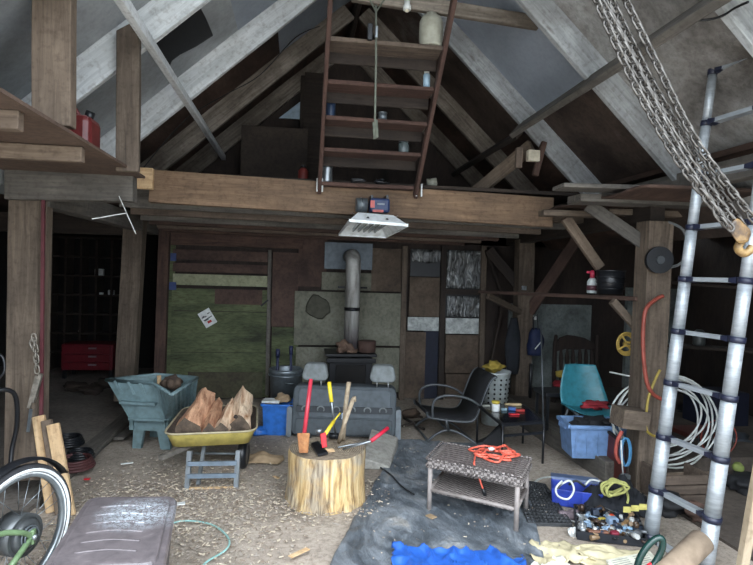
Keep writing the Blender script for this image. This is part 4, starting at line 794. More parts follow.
# ------------------------------------------------------------------ storage tote
def lidmat():
    m, nt, b = _mat('dusty_grey_tote_plastic'); gv, ov = _coords(nt, (1, 1, 1), False); n = _noise(nt, ov, 14, 8, .5, .7); n2 = _noise(nt, ov, 45, 8, 1.5, .75)
    c = _ramp(nt, n, [(.3, '4f4a4c'), (.6, '6b6466'), (.75, '8d8481')])
    vm = nt.nodes.new('ShaderNodeVectorMath'); vm.operation = 'DISTANCE'; vm.inputs[1].default_value = tuple(LIDSPOT); mp = nt.nodes.new('ShaderNodeMapping'); mp.inputs['Scale'].default_value = (1, 1, 1); nt.links.new(ov, vm.inputs[0])
    mr = nt.nodes.new('ShaderNodeMapRange'); mr.inputs[1].default_value = .08; mr.inputs[2].default_value = .22; mr.inputs[3].default_value = 1; mr.inputs[4].default_value = 0; nt.links.new(vm.outputs['Value'], mr.inputs[0])
    ml = nt.nodes.new('ShaderNodeMath'); ml.operation = 'MULTIPLY'; nt.links.new(mr.outputs[0], ml.inputs[0]); nt.links.new(_ramp(nt, n2, [(.48, (0, 0, 0, 1)), (.53, (1, 1, 1, 1))]), ml.inputs[1])
    nt.links.new(_mix(nt, ml.outputs[0], c, lin('aeb6bd')), b.inputs['Base Color']); b.inputs['Roughness'].default_value = .45; _bump(nt, b, n, .15, .004); return m
L0, L1, L2, L3 = G(34, 578, .42), G(163, 572, .42), G(178, 495, .42), G(88, 496, .42)
lc = (L0+L1+L2+L3)/4; t = thing('storage_tote', 'large grey storage tote with ribbed dusty lid in the left foreground', 'storage box', lc.xy.to_3d())
LIDSPOT = (G(140, 515, .42)-lc.xy.to_3d()); LIDM = lidmat()
def quadpt(u, v): return lerp(lerp(L0, L1, u), lerp(L3, L2, u), v)
def inset_ring(s, z, r=.12, k=5):
    cs = [quadpt(*c_) for c_ in ((0, 0), (1, 0), (1, 1), (0, 1))]; cs = [lerp(p, lc, s) for p in cs]
    return [V((p.x, p.y, z)) for p in curved_ring(cs, k, r)]
mb = MB(); rings = [inset_ring(.01, .385), inset_ring(-.005, .39), inset_ring(-.005, .405), inset_ring(.03, .418), inset_ring(.13, .415), inset_ring(.15, .43), inset_ring(.2, .432)]
N = len(rings[0]); vs = [p for r_ in rings for p in r_]
mb.add(vs, [(i*N+k, i*N+(k+1) % N, (i+1)*N+(k+1) % N, (i+1)*N+k) for i in range(len(rings)-1) for k in range(N)]+[tuple((len(rings)-1)*N+k for k in range(N))]+[tuple(reversed(range(N)))], 0, False).build('lid', LIDM, parent=t)
for k in range(6):
    v_ = .2+.115*k; a_, b_ = quadpt(.22, v_), quadpt(.74, v_); MB().tube(spline([V((a_.x, a_.y, .432)), V(((a_.x+b_.x)/2, (a_.y+b_.y)/2, .436))+F2*.012, V((b_.x, b_.y, .432))], 5), .0045, 6).build('lid_rib', LIDM, parent=t)
a_, b_ = quadpt(.4, .09), quadpt(.62, .09); MB().tube(spline([V((a_.x, a_.y, .42)), V(((a_.x+b_.x)/2, (a_.y+b_.y)/2, .424))+F2*.01, V((b_.x, b_.y, .42))], 5), .006, 6).build('lid_grip', LIDM, parent=t)
rings = [inset_ring(.16, .0, .1), inset_ring(.06, .36, .1), inset_ring(.03, .36, .1), inset_ring(.03, .384, .1)]; vs = [p for r_ in rings for p in r_]
MB().add(vs, [(i*N+k, i*N+(k+1) % N, (i+1)*N+(k+1) % N, (i+1)*N+k) for i in range(3) for k in range(N)]+[tuple(3*N+k for k in range(N)), tuple(reversed(range(N)))]).build('body', plain('grey_tote_side', '4a4648', .5), parent=t)
# ------------------------------------------------------------------ bicycle (rear wheel end)
wc = PD(17, 549, 2.68); wc.z = .30; nrm = (-F2*.24+R2*.97).normalized(); ux = UP.cross(nrm).normalized()
if ux.dot(R2) < 0: ux = -ux
t = thing('bicycle', 'green bicycle rear end with black fender beside the tote', 'bicycle', V((wc.x, wc.y, 0)))
wh = wheel(MB(), wc, nrm, .325, .05, .024, 56).build('tyre', plain('dusty_tyre', '35363a', .8), parent=t)
MB().tube([wc+nrm*.02+ux*.296*math.cos(a)+UP*.296*math.sin(a) for a in [2*math.pi*i/56 for i in range(56)]], .009, 6, closed=True).build('wall_stripe', plain('reflective_white', 'eef2f4', .3), parent=t)
def ringp(R0, R1, w_, mat, name, par=None):
    mb = MB(); n_ = 56; vs = []
    for i in range(n_):
        a = 2*math.pi*i/n_; d_ = ux*math.cos(a)+UP*math.sin(a); vs += [wc+d_*R0-nrm*w_/2, wc+d_*R0+nrm*w_/2, wc+d_*R1+nrm*w_/2, wc+d_*R1-nrm*w_/2]
    return mb.add(vs, [(i*4+k, i*4+(k+1) % 4, ((i+1) % n_)*4+(k+1) % 4, ((i+1) % n_)*4+k) for i in range(n_) for k in range(4)], 0, True).build(name, mat, parent=par or t)
ringp(.262, .282, .03, plain('rim_metal', '9aa3a8', .3, .6), 'rim')
ringp(.278, .286, .034, MATS['reflective_white'], 'rim_stripe')
HUB = plain('scratched_hub', '5c6062', .4, .5)
hb = MB().tube([wc-nrm*.05, wc+nrm*.05], [.1, .1], 28).tube([wc+nrm*.05, wc+nrm*.07], [.085, .06], 24).tube([wc-nrm*.12, wc+nrm*.12], .01, 8).build('hub_motor', HUB, parent=t)
for k in range(3): MB().tube([wc+nrm*(.062+k*.012)+ux*(.055-.008*k)*math.cos(a)+UP*(.055-.008*k)*math.sin(a) for a in [2*math.pi*i/20 for i in range(20)]], .004, 5, closed=True).build('sprocket', GALV, parent=hb)
for k in range(24):
    a = 2*math.pi*k/24; b = a+(.35 if k % 2 else -.35); s_ = .03 if k % 4 < 2 else -.03
    MB().tube([wc+nrm*s_+(ux*math.cos(b)+UP*math.sin(b))*.1, wc+(ux*math.cos(a)+UP*math.sin(a))*.265], .0016, 4).build('spoke', STEEL, parent=t)
mb = MB(); vs = []
for i in range(25):
    a = math.radians(32+120*i/24); d_ = ux*math.cos(a)+UP*math.sin(a)
    for k in range(7): th_ = -1.2+2.4*k/6; vs.append(wc+d_*(.335+.022*math.cos(th_)) + nrm*(.034*math.sin(th_)))
mb.add(vs, [(i*7+k, i*7+k+1, (i+1)*7+k+1, (i+1)*7+k) for i in range(24) for k in range(6)], 0, True).build('fender', BLACKP, parent=t)
BG = plain('sage_green_frame_paint', '6b8360', .35); ax1 = wc+nrm*.085
MB().tube(spline([ax1+ux*0, ax1-ux*.07+UP*.05, ax1-ux*.2+UP*.085-nrm*.02, ax1-ux*.55+UP*.1], 5), .013, 10).build('seat_stay', BG, parent=t)
MB().tube([ax1, ax1-ux*.14-UP*.16, ax1-ux*.3-UP*.3+nrm*.0], .013, 10).build('chain_stay', BG, parent=t) if False else MB().tube([ax1, ax1-ux*.22-UP*.17], .014, 10).build('chain_stay', BG, parent=t)
MB().box(ax1, (.03, .03, .07)).build('dropout', BG, parent=t, bevel=.006); MB().tube([ax1, ax1+nrm*.03], .014, 8).build('axle_nut', STEEL, parent=t)
# ------------------------------------------------------------------ tarps and mat
TARP = mottle('dusty_black_tarp', [(.3, '40464c'), (.48, '5d646b'), (.6, '80868c'), (.75, 'aaa69f')], 3.2, rough=.55, bump=.8, fine=14, stretch=(1, .6, 1), bd=.03, dist=1.5)
def sheet(name, poly_px, res, amp, mat, label, cat, z=.004, th=.004, seed=0, big=2.0):
    pts = [G(*p) for p in poly_px]; x0, x1 = min(p.x for p in pts), max(p.x for p in pts); y0, y1 = min(p.y for p in pts), max(p.y for p in pts)
    def inside(x, y):
        c = False; j_ = len(pts)-1
        for i in range(len(pts)):
            if (pts[i].y > y) != (pts[j_].y > y) and x < (pts[j_].x-pts[i].x)*(y-pts[i].y)/(pts[j_].y-pts[i].y)+pts[i].x: c = not c
            j_ = i
        return c
    nu, nv = int((x1-x0)/res)+1, int((y1-y0)/res)+1; idx = {}; vs = []; fs = []
    def vtx(i, j_):
        if (i, j_) not in idx:
            x, y = x0+i*res+.3*res*noise.noise(V((i, j_, 7))), y0+j_*res+.3*res*noise.noise(V((i, j_, 3))); n_ = noise.noise(V((x*big*1.5+seed, y*big, 0))); n2 = 1-abs(noise.noise(V((x*big*2.2+seed, y*big*2.2+9, 1))))*4
            idx[(i, j_)] = len(vs); vs.append(V((x, y, z+amp*max(0, n_+.3)+amp*.9*max(0, n2))))
        return idx[(i, j_)]
    for i in range(nu):
        for j_ in range(nv):
            if inside(x0+(i+.5)*res, y0+(j_+.5)*res): fs.append((vtx(i, j_), vtx(i+1, j_), vtx(i+1, j_+1), vtx(i, j_+1)))
    o_ = MB().add(vs, fs, 0, True).build(name, mat, label=label, cat=cat); md = o_.modifiers.new('th', 'SOLIDIFY'); md.thickness = th; md.offset = 1; return o_
def sheet2(name, left, right, nu, nv, amp, mat, label, z, seed, big):
    A, B = spline([G(*p) for p in left], 8), spline([G(*p) for p in right], 8)
    def at_(L, t): f = t*(len(L)-1); k = min(int(f), len(L)-2); return lerp(L[k], L[k+1], f-k)
    def f(u, v):
        wv = .02*noise.noise(V((v*9, u*2, seed))); p = lerp(at_(A, v), at_(B, v), u)+R2*wv
        n1 = noise.noise(V((p.x*big+seed, p.y*big*.7, 0))); n2 = max(0, 1-abs(noise.noise(V((p.x*big*1.6+p.y*2+seed, p.y*big*1.2-p.x, 5))))*5); return V((p.x, p.y, z+amp*max(0, n1+.2)+amp*.8*n2))
    o_ = MB().grid(f, nu, nv, 0).build(name, mat, label=label, cat='tarp'); md = o_.modifiers.new('th', 'SOLIDIFY'); md.thickness = .004; md.offset = 1; return o_
sheet2('black_tarp', [(398, 441), (384, 468), (360, 512), (318, 588)], [(482, 445), (500, 462), (528, 500), (550, 592)], 90, 110, .014, TARP, 'dusty black tarp spread on the floor under the wicker table', .014, 2, 3.0)
sheet2('blue_tarp', [(392, 554), (393, 565), (394, 592)], [(523, 560), (525, 570), (528, 592)], 60, 30, .05, plain('bright_blue_tarp', '2b5fb8', .45), 'crumpled bright blue tarp at the bottom edge of the black tarp', .03, 4, 5.0)
MATM = mottle('dark_rubber', [(.4, '2b2d2f'), (.7, '45474a')], 6, .7)
a_, b_, c_, d_ = G(512, 481), G(545, 487), G(572, 527), G(528, 526); mb = MB().hexa([a_, b_, c_, d_], [p+UP*.015 for p in (a_, b_, c_, d_)]); mt_ = mb.build('rubber_mat', MATM, label='dark grid rubber mat behind the right end of the wicker table', cat='mat')
mb = MB()
for k in range(11): f = k/10; mb.beam(lerp(a_, b_, f)+UP*.02, lerp(d_, c_, f)+UP*.02, .007, .01)
for k in range(16): f = k/15; mb.beam(lerp(a_, d_, f)+UP*.02, lerp(b_, c_, f)+UP*.02, .007, .01)
mb.build('grid', MATM, parent=mt_)
# ------------------------------------------------------------------ wicker table
def wick():
    m, nt, b = _mat('grey_wicker_weave'); gv, ov = _coords(nt, (1, 1, 1), False)
    bt = nt.nodes.new('ShaderNodeTexChecker'); bt.inputs['Scale'].default_value = 55; mp = nt.nodes.new('ShaderNodeMapping'); mp.inputs['Rotation'].default_value = (0, 0, .35); nt.links.new(ov, mp.inputs[0]); nt.links.new(mp.outputs[0], bt.inputs[0])
    n = _noise(nt, ov, 60, 4); c = _mix(nt, bt.outputs['Fac'], lin('5c5552'), lin('9a928e')); c = _mix(nt, .7, c, _ramp(nt, n, [(.35, (.4, .38, .37, 1)), (.6, (1, 1, 1, 1))]), 'MULTIPLY')
    nt.links.new(c, b.inputs['Base Color']); b.inputs['Roughness'].default_value = .7; _bump(nt, b, bt.outputs['Fac'], .8, .01); return m
WK = wick(); zt_ = .36
c0, c1, c2, c3 = G(427, 459, zt_), G(521, 478, zt_), G(531, 459, zt_), G(442, 443, zt_)
f0_, f1_, f2_, f3_ = G(431, 507), G(518, 526), G(527, 512), G(441, 494)
# square the legs under the top
t = thing('wicker_table', 'low grey wicker table with a lower shelf carrying an orange cord', 'table', ((c0+c2)*.5).xy.to_3d())
tc_ = (c0+c1+c2+c3)/4
mb = MB().hexa([lerp(p, tc_, .0)-UP*.055 for p in (c0, c1, c2, c3)], [p+UP*.0 for p in (c0, c1, c2, c3)]); mb.build('table_top', WK, parent=t, bevel=.015)
ins = [lerp(p, tc_, .16)+UP*.004 for p in (c0, c1, c2, c3)]
for k in range(9): f = k/8; MB().beam(lerp(ins[0], ins[3], f), lerp(ins[1], ins[2], f), .014, .008).build('slat', plain('dark_wicker', '5e5654', .7) if 'dark_wicker' not in MATS else MATS['dark_wicker'], parent=t)
cs = [c0, c1, c2, c3]
for i in range(4):
    mb = MB(); p, q_ = cs[i], cs[(i+1) % 4]; n_ = int((q_-p).length/.024)
    for k in range(n_): s_ = lerp(p, q_, (k+.5)/n_); d_ = (q_-p).normalized(); o2 = ((s_-tc_)*V((1, 1, 0))).normalized()*.003; mb.tube([s_-d_*.014+UP*.004+o2, s_+UP*.008+o2*2, s_+d_*.014+UP*.0+o2], .007, 5)
    mb.build('braid', WK, parent=t); mb = MB()
    for k in range(n_): s_ = lerp(p, q_, (k+.5)/n_)-UP*.045; mb.tube([s_-d_*.012-UP*.01+o2, s_+o2*2, s_+d_*.012+UP*.014+o2], .006, 5)
    mb.build('braid', WK, parent=t)
LEGW = plain('pale_grey_wicker_leg', '8f8783', .7); legs = []
for p in cs:
    q_ = lerp(p, tc_, .07); legs.append(q_); MB().tube([V((q_.x, q_.y, zt_-.04)), V((q_.x, q_.y, 0.0))], .016, 10).build('leg', LEGW, parent=t)
sh_ = [V((p.x, p.y, .155)) for p in legs]; MB().hexa([p-UP*.02 for p in sh_], sh_).build('lower_shelf', WK, parent=t, bevel=.006)
for i in range(4): MB().tube([sh_[i], sh_[(i+1) % 4]], .012, 8).build('shelf_rail', LEGW, parent=t)
ORC = plain('orange_red_cord', 'ef6f5a', .45); rr_ = random.Random(5); cc = G(491, 456, zt_); pts = []
for k in range(30): a = k*.9; r = .095+.05*math.sin(k*2.1); pts.append(cc+R2*(r*1.2*math.cos(a)+.02+.02*math.sin(k*.37))+F2*(r*1.3*math.sin(a)+.015*math.cos(k*.5))+UP*(.014+.02*(.5+.5*math.sin(k*2.3))))
pts = spline(pts, 5); t2 = thing('extension_cord', 'orange-red extension cord coiled on the wicker table', 'cord', cc)
MB().tube(pts, .0075, 6).tube(spline([G(476, 455, zt_)+UP*.02, G(474, 466, zt_)+UP*.012, P(478, 470, c0.y-.1), P(480, 480, c0.y-.13), P(483, 489, c0.y-.13)], 5), .0065, 6).build('cord', ORC, parent=t2)
MB().tube([P(483, 488, c0.y-.13), P(485, 496, c0.y-.13)], .013, 8).build('plug', BLACKP, parent=t2)
lump('white_knob', cc+R2*(-.0)+UP*.05, .018, PAPER, (1.3, 1, .7), 3, .1, parent=t2)
# ------------------------------------------------------------------ black sling armchair
CH = plain('dark_grey_metal_tube', '4b4f52', .35, .4); SLING = plain('black_sling_mesh', '1a1b1e', .75)
t = thing('sling_armchair', 'black sling rocker armchair with curved metal arms by the rear wall', 'chair', G(455, 440)); DF = F2*.5-R2*.085
near = [PD(427, 412, 5.3), PD(429, 417, 5.3), PD(445, 420, 5.3), PD(466, 422, 5.3), PD(475, 419, 5.3), PD(480, 408, 5.3), PD(485, 394, 5.3), PD(491, 381, 5.3), PD(497, 377, 5.3)]
ns = spline(near, 4); fs_ = [p+DF for p in ns]
fr = thing('frame', None, None, WL[t.name]); fr.parent = t; fr.location = (0, 0, 0)
MB().tube(ns, .012, 8).build('side_rail', CH, parent=t); MB().tube(fs_, .012, 8).build('side_rail', CH, parent=t)
bpy.data.objects.remove(fr)
m_ = len(ns); MB().add([p for i in range(m_) for p in (ns[i]+UP*.008, fs_[i]+UP*.008, fs_[i]-UP*.004+R2*.004, ns[i]-UP*.004+R2*.004)], [(4*i+k, 4*i+(k+1) % 4, 4*i+4+(k+1) % 4, 4*i+4+k) for i in range(m_-1) for k in range(4)]+[(3, 2, 1, 0), tuple(4*(m_-1)+k for k in range(4))], 0, True).build('sling_seat', SLING, parent=t)
for dv in (V(), DF):
    arm = spline([PD(433, 418, 5.3)+dv, PD(432.5, 408, 5.3)+dv, PD(435, 400, 5.3)+dv, PD(445, 395.8, 5.3)+dv, PD(460, 396.5, 5.3)+dv, PD(471, 400, 5.3)+dv, PD(480, 406, 5.3)+dv], 5)
    MB().tube(arm, .013, 8).build('armrest', CH, parent=t)
    base = spline([G(428, 444)+dv+UP*.03, G(436, 443)+dv+UP*.085, G(448, 443)+dv+UP*.125, G(462, 444)+dv+UP*.09, G(477, 446)+dv+UP*.012], 5); MB().tube(base, .013, 8).build('base_runner', CH, parent=t)
    MB().tube([G(448, 443)+dv+UP*.12, PD(446, 419, 5.3)+dv], .016, 8).build('post', CH, parent=t)
MB().tube([G(448, 443)+UP*.12, G(448, 443)+DF+UP*.12], .013, 8).build('cross_tube', CH, parent=t)
MB().tube([G(477, 446)+UP*.012, G(477, 446)+DF+UP*.012], .012, 8).build('foot_bar', CH, parent=t); MB().tube([G(428, 444)+UP*.03, G(428, 444)+DF+UP*.03], .012, 8).build('foot_bar', CH, parent=t)
# ------------------------------------------------------------------ glass table and its clutter
GT = plain('black_table_glass', '14161b', .12); zg = .37
q = [G(503, 424, zg), G(544, 421, zg), G(524, 405, zg), G(478, 404, zg)]
t = thing('glass_table', 'low black glass-topped table with thin legs beside the armchair', 'table', ((q[0]+q[2])*.5).xy.to_3d())
MB().hexa([p-UP*.008 for p in q], [p+UP*.004 for p in q]).build('glass_top', GT, parent=t)
for i in range(4): MB().beam(q[i]-UP*.008, q[(i+1) % 4]-UP*.008, .022, .026).build('frame_rail', BLACKP, parent=t)
for p in q: MB().tube([p-UP*.015, V((p.x, p.y, 0))], .011, 8).build('leg', BLACKP, parent=t)
MB().beam(lerp(q[0], q[1], .0)-UP*.1, q[1]-UP*.1, .015, .02).build('stretcher', BLACKP, parent=t)
MB().tube([G(541, 425, zg)+R2*.02, P(541, 325, WL[t.name].y-.1)], .007, 6).build('thin_pole', CH, label='thin dark pole rising beside the glass table corner', cat='pole')
c = G(495.5, 411, zg+.006); t2 = thing('paint_jar', 'small white paint jar with yellow rim on the glass table', 'jar', c)
MB().lathe([(.034, 0), (.036, .005), (.036, .075)], c, 16).build('body', PAPER, parent=t2); MB().lathe([(.037, .07), (.038, .092), (.02, .094), (0, .094)], c, 16).build('rim', plain('yellow_lid', 'cdb84a', .5), parent=t2)
def bits(lst, z):
    for px, py, l, w_, h_, col, nm, cat, lab, rot in lst:
        c_ = G(px, py, z)+UP*(h_/2+.006); mt = MATS.get('bit_'+col) or plain('bit_'+col, col, .5)
        MB().box(c_, (l, w_, h_), Matrix.Rotation(math.radians(rot)-.14, 3, 'Z')).build(nm, mt, label=lab, cat=cat, bevel=min(h_, w_)*.2)
bits([(513, 406, .16, .03, .02, 'c8b189', 'wood_strip', 'wood strip', 'pale wooden strip at the back of the glass table', 4), (512, 411, .07, .04, .03, '3a5fa0', 'blue_box', 'box', 'small blue box on the glass table', -10), (520, 412, .08, .03, .02, 'b23a36', 'red_packet', 'packet', 'red and grey packet at the rear of the glass table', 8), (514, 415.5, .09, .035, .012, 'd02a33', 'red_knife', 'tool', 'flat bright red tool on the glass table', 5), (504, 411, .05, .03, .02, '8fa9b4', 'grey_tin', 'tin', 'small grey-blue tin beside the paint jar', 20), (486, 407, .07, .03, .015, '9b9c94', 'grey_strip', 'strip', 'grey flat strip at the left rear of the glass table', 0)], zg)
c = G(492, 447)+F2*.05; MB().hexa([c-R2*.15, c+R2*.12-F2*.05, c+R2*.14+F2*.15, c-R2*.1+F2*.15], [c-R2*.1+UP*.02, c+R2*.08+UP*.18, c+R2*.1+F2*.08+UP*.2, c-R2*.02+F2*.1+UP*.06]).build('black_cloth', SLING, label='black cloth heap under the glass table', cat='cloth', bevel=.02)
# ------------------------------------------------------------------ laundry basket, hanging clothes, post items
c = PD(494, 404, 6.1); c.z = .0; zb0, zb1 = .28, PD(494, 371, 6.1).z; t2 = thing('laundry_basket', 'tall white plastic basket with holes behind the armchair', 'basket', c)
WP2 = plain('white_plastic', 'c2cac9', .45)
MB().lathe([(.001, .005), (.13, .0), (.165, zb1), (.172, zb1+.005), (.17, zb1-.02), (.15, zb1-.02), (.12, .02), (.001, .02)], c, 28).build('basket_body', WP2, parent=t2)
for i in range(6):
    for k in range(7):
        z = zb1-.07-i*.05; a = math.radians(-150+k*24-8); r = .13+.035*z/zb1+.002; p = c+V((r*math.cos(a), r*math.sin(a), z)); dirv = V((math.cos(a), math.sin(a), 0)); MB().tube([p-dirv*.004, p+dirv*.002], .012, 8).build('hole', BLACK, parent=t2)
lump('yellow_cloth', PD(494, 366, 6.1), .075, plain('mustard_cloth', '9c8738', .9), (1.2, 1, .7), 8, .4, label='mustard yellow cloth heaped on the white basket', cat='cloth')
CLD = plain('dark_jacket_cloth', '23262c', .95); BLB = plain('dark_blue_nylon', '1b2648', .7)
def hang(name, top, L, w, d, mat, lab, cat, seed):
    n_ = 14; vs = []
    for i in range(9):
        z = -L*i/8; s_ = .45+.55*math.sin(min(1, i/4)*math.pi/2)*(1-.25*(i/8)**3)
        for k in range(n_): a = 2*math.pi*k/n_; e = 1+.3*noise.noise(V((math.cos(a)*1.5, math.sin(a)*1.5+seed, i*.35))); vs.append(top+R2*(w/2*s_*e*math.cos(a))+F2*(d/2*s_*e*math.sin(a))+UP*z)
    return MB().add(vs, [(i*n_+k, i*n_+(k+1) % n_, (i+1)*n_+(k+1) % n_, (i+1)*n_+k) for i in range(8) for k in range(n_)]+[tuple(range(n_)), tuple(reversed([8*n_+k for k in range(n_)]))], 0, True).build(name, mat, label=lab, cat=cat)
hang('hanging_jacket', P(514, 318, 6.5), .68, .17, .1, CLD, 'long dark jacket hanging left of the rear right post', 'jacket', 2)
bp_ = hang('blue_backpack', P(536, 328, 6.42), .33, .19, .12, BLB, 'dark blue bag hanging right of the rear right post', 'bag', 6)
MB().tube([P(534, 330, 6.38), P(533, 318, 6.4), P(537, 314, 6.45), P(538, 330, 6.38)], .008, 6).build('strap', BLACKP, parent=bp_); MB().beam(P(535, 349, 6.33), P(541, 342, 6.33), .012, .006, up=F2).build('pale_strap', PAPER, parent=bp_)
MB().tube([P(531, 364, 6.4), P(530, 400, 6.45)], .02, 8).build('umbrella', BLACKP, label='black folded umbrella hanging low beside the rear right post', cat='umbrella')
MB().box(P(535, 318, 6.48), (.025, .03, .04)).build('switch', PAPER, label='tiny white switch at the top of the rear right post', cat='switch')
MB().box(P(524, 288, 6.3), (.05, .05, .05)).build('silver_clip', STEEL, label='small silver clip on the plank shelf by the rear post', cat='clip', bevel=.006)
# shelf items
a_, b_ = P(487, 290, 6.3), P(647, 297, 4.02)
def on_shelf(px):
    best = None
    for k in range(101):
        p = lerp(a_, b_, k/100); d_ = p-CAM; x = 376.5+FPX*d_.dot(CR)/d_.dot(CF)
        if best is None or abs(x-px) < best[0]: best = (abs(x-px), p)
    return best[1]+UP*.012
c = on_shelf(591); t2 = thing('spray_bottle', 'white bottle with red trigger cap on the plank shelf', 'bottle', c)
MB().lathe([(.04, 0), (.043, .01), (.043, .1), (.03, .125), (.018, .135)], c, 18).build('body', WP2, parent=t2); MB().lathe([(.0445, .025), (.0445, .07)], c, 18).build('label_band', plain('dark_label', '57333c', .5), parent=t2)
MB().lathe([(.018, .135), (.022, .14), (.02, .18), (.012, .2)], c, 12).tube([c+UP*.18, c+UP*.185-R2*.05], .011, 8).build('trigger_cap', plain('magenta_red', 'c2304f', .4), parent=t2)
c = on_shelf(612)+F2*.03; t2 = thing('black_bucket', 'black ribbed bucket on the plank shelf beside the bottle', 'bucket', c)
MB().lathe([(.001, .01), (.1, 0), (.115, .2), (.105, .2), (.09, .015), (.001, .015)], c, 24).build('body', BLACKP, parent=t2)
for k in range(4): MB().lathe([(.106+.004*k, .04+k*.05), (.112+.003*k, .045+k*.05), (.107+.004*k, .05+k*.05)], c, 24).build('rib', BLACKP, parent=t2)
# post with hoses
c = P(659, 260, 3.84); t2 = thing('black_reel', 'round black disc hung high on the hose post', 'reel', c); MB().tube([c+F2*.02, c-F2*.02], [.1, .1], 28).build('disc', BLACKP, parent=t2); MB().tube([c-F2*.02, c-F2*.03], .03, 16).build('hub', CH, parent=t2)
MB().tube(spline([P(668, 222, 3.9), P(683, 230, 3.9), P(688, 250, 3.9), P(680, 264, 3.88), P(665, 268, 3.86)], 6), .011, 8).build('grey_cable', plain('grey_cable_sheath', '6d6f70', .5), label='grey cable curving around the black disc on the post', cat='cable')
MB().tube(spline([P(663, 296, 3.83), P(655, 300, 3.82), P(645, 312, 3.8), P(643, 345, 3.79), P(646, 378, 3.78), P(652, 393, 3.78), P(663, 400, 3.8)], 6), .015, 8).build('red_hose', plain('faded_red_hose', '8f4538', .55), label='faded red hose hanging on the front of the hose post', cat='hose')
MB().tube(spline([P(660, 370, 3.8), P(655, 380, 3.79), P(648, 400, 3.78), P(646, 425, 3.77), P(650, 434, 3.77), P(662, 438, 3.78)], 6), .010, 8).build('yellow_hose', plain('yellow_hose', '98853a', .5), label='thin yellow hose hanging low on the hose post', cat='hose')
plank('post_block', P(617, 416, 3.85), P(643, 419, 3.85), .18, .14, W_POST, 'short thick wood block nailed low on the hose post', 'block')
WC = plain('white_cable', 'c9cdca', .45)
t2 = thing('cable_coil', 'large coil of white cable hanging from the hose post', 'cable', P(670, 465, 4.15))
for k, (cx_, cy_, rx_, ry_) in enumerate(((668, 420, 50, 45), (664, 416, 51, 40), (661, 424, 46, 37), (663, 415, 38, 32), (676, 424, 38, 44), (657, 419, 43, 38), (668, 410, 40, 34))):
    yy = 4.12+.015*k; MB().tube([P(cx_+rx_*math.cos(a)*(1+.05*math.sin(a*2+k)), cy_+ry_*math.sin(a), yy+.01*math.sin(3*a)) for a in [2*math.pi*i/36 for i in range(36)]], .0085, 6, closed=True).build('loop', WC, parent=t2)
c = P(627, 344, 4.3); t2 = thing('yellow_reel', 'small yellow cord reel hanging beside the hose post', 'reel', c)
YR = plain('ochre_yellow', 'b79a4e', .6)
for k in range(3): MB().tube([c+R2*(.085-.012*k)*math.cos(a)+UP*(.095-.012*k)*math.sin(a)+F2*.01*k for a in [2*math.pi*i/26 for i in range(26)]], .007, 6, closed=True).build('winding', YR, parent=t2)
MB().tube([c-F2*.02, c+F2*.03], .025, 14).build('hub', YR, parent=t2); MB().tube([c+F2*.02, V((2.62, 3.99, c.z+.02))], .006, 6).build('nail', CH, parent=t2)
for a in range(4): MB().beam(c, c+R2*.085*math.cos(a*1.57+.6)+UP*.09*math.sin(a*1.57+.6), .012, .01, up=F2).build('spoke', YR, parent=t2)
# ------------------------------------------------------------------ right aisle contents
c = G(597, 459, .14)+F2*.13; LB2 = plain('light_blue_tote', '7292bd', .5); t2 = thing('storage_tub', 'light blue plastic tub full of dark clutter on the right ledge', 'tub', c)
zt1 = PD(592, 425, (c-CAM).dot(CF)-.1).z
tub(MB(), V((c.x, c.y, 0)), .46, .3, .14, zt1, .88, .01).build('body', LB2, parent=t2, bevel=.01)
r_ = [c+R2*a*.235+F2*b_*.155 for a, b_ in ((-1, -1), (1, -1), (1, 1), (-1, 1))]; mb = MB()
for i in range(4): mb.beam(V((r_[i].x, r_[i].y, zt1-.005)), V((r_[(i+1) % 4].x, r_[(i+1) % 4].y, zt1-.005)), .03, .03)
mb.build('rim', LB2, parent=t2, bevel=.006)
for k in range(5): p = c+R2*(-.18+.09*k)-F2*.145; MB().beam(V((p.x, p.y, .17)), V((p.x, p.y, zt1-.04)), .012, .012, up=F2).build('rib', LB2, parent=t2)
p = c-R2*.24+F2*.0; MB().box(V((p.x, p.y, zt1-.03)), (.03, .12, .04)).build('handle', LB2, parent=t2, bevel=.006)
for k, (dx, dy, r, lab) in enumerate(((-.1, 0, .06, 'dark rag in the light blue tub, left one'), (.03, .02, .08, 'dark bundle highest in the middle of the light blue tub'), (.14, -.03, .06, 'dark rag in the light blue tub, right one'))):
    lump('dark_rag', V((c.x, c.y, zt1))+R2*dx+F2*dy, r, SLING, (1.3, 1, .6), 40+k, .4, label=lab, cat='rag')
MB().tube(spline([V((c.x, c.y, zt1))+R2*.12-F2*.1, V((c.x, c.y, zt1+.05))+R2*.13-F2*.17, V((c.x, c.y, zt1-.12))+R2*.14-F2*.19, V((c.x, c.y, zt1-.14))+R2*.22-F2*.18, V((c.x, c.y, zt1+.02))+R2*.24-F2*.14], 6), .009, 6).build('blue_cable', plain('dark_blue_cable', '25405e', .5), label='dark blue cable looped over the front of the light blue tub', cat='cable')
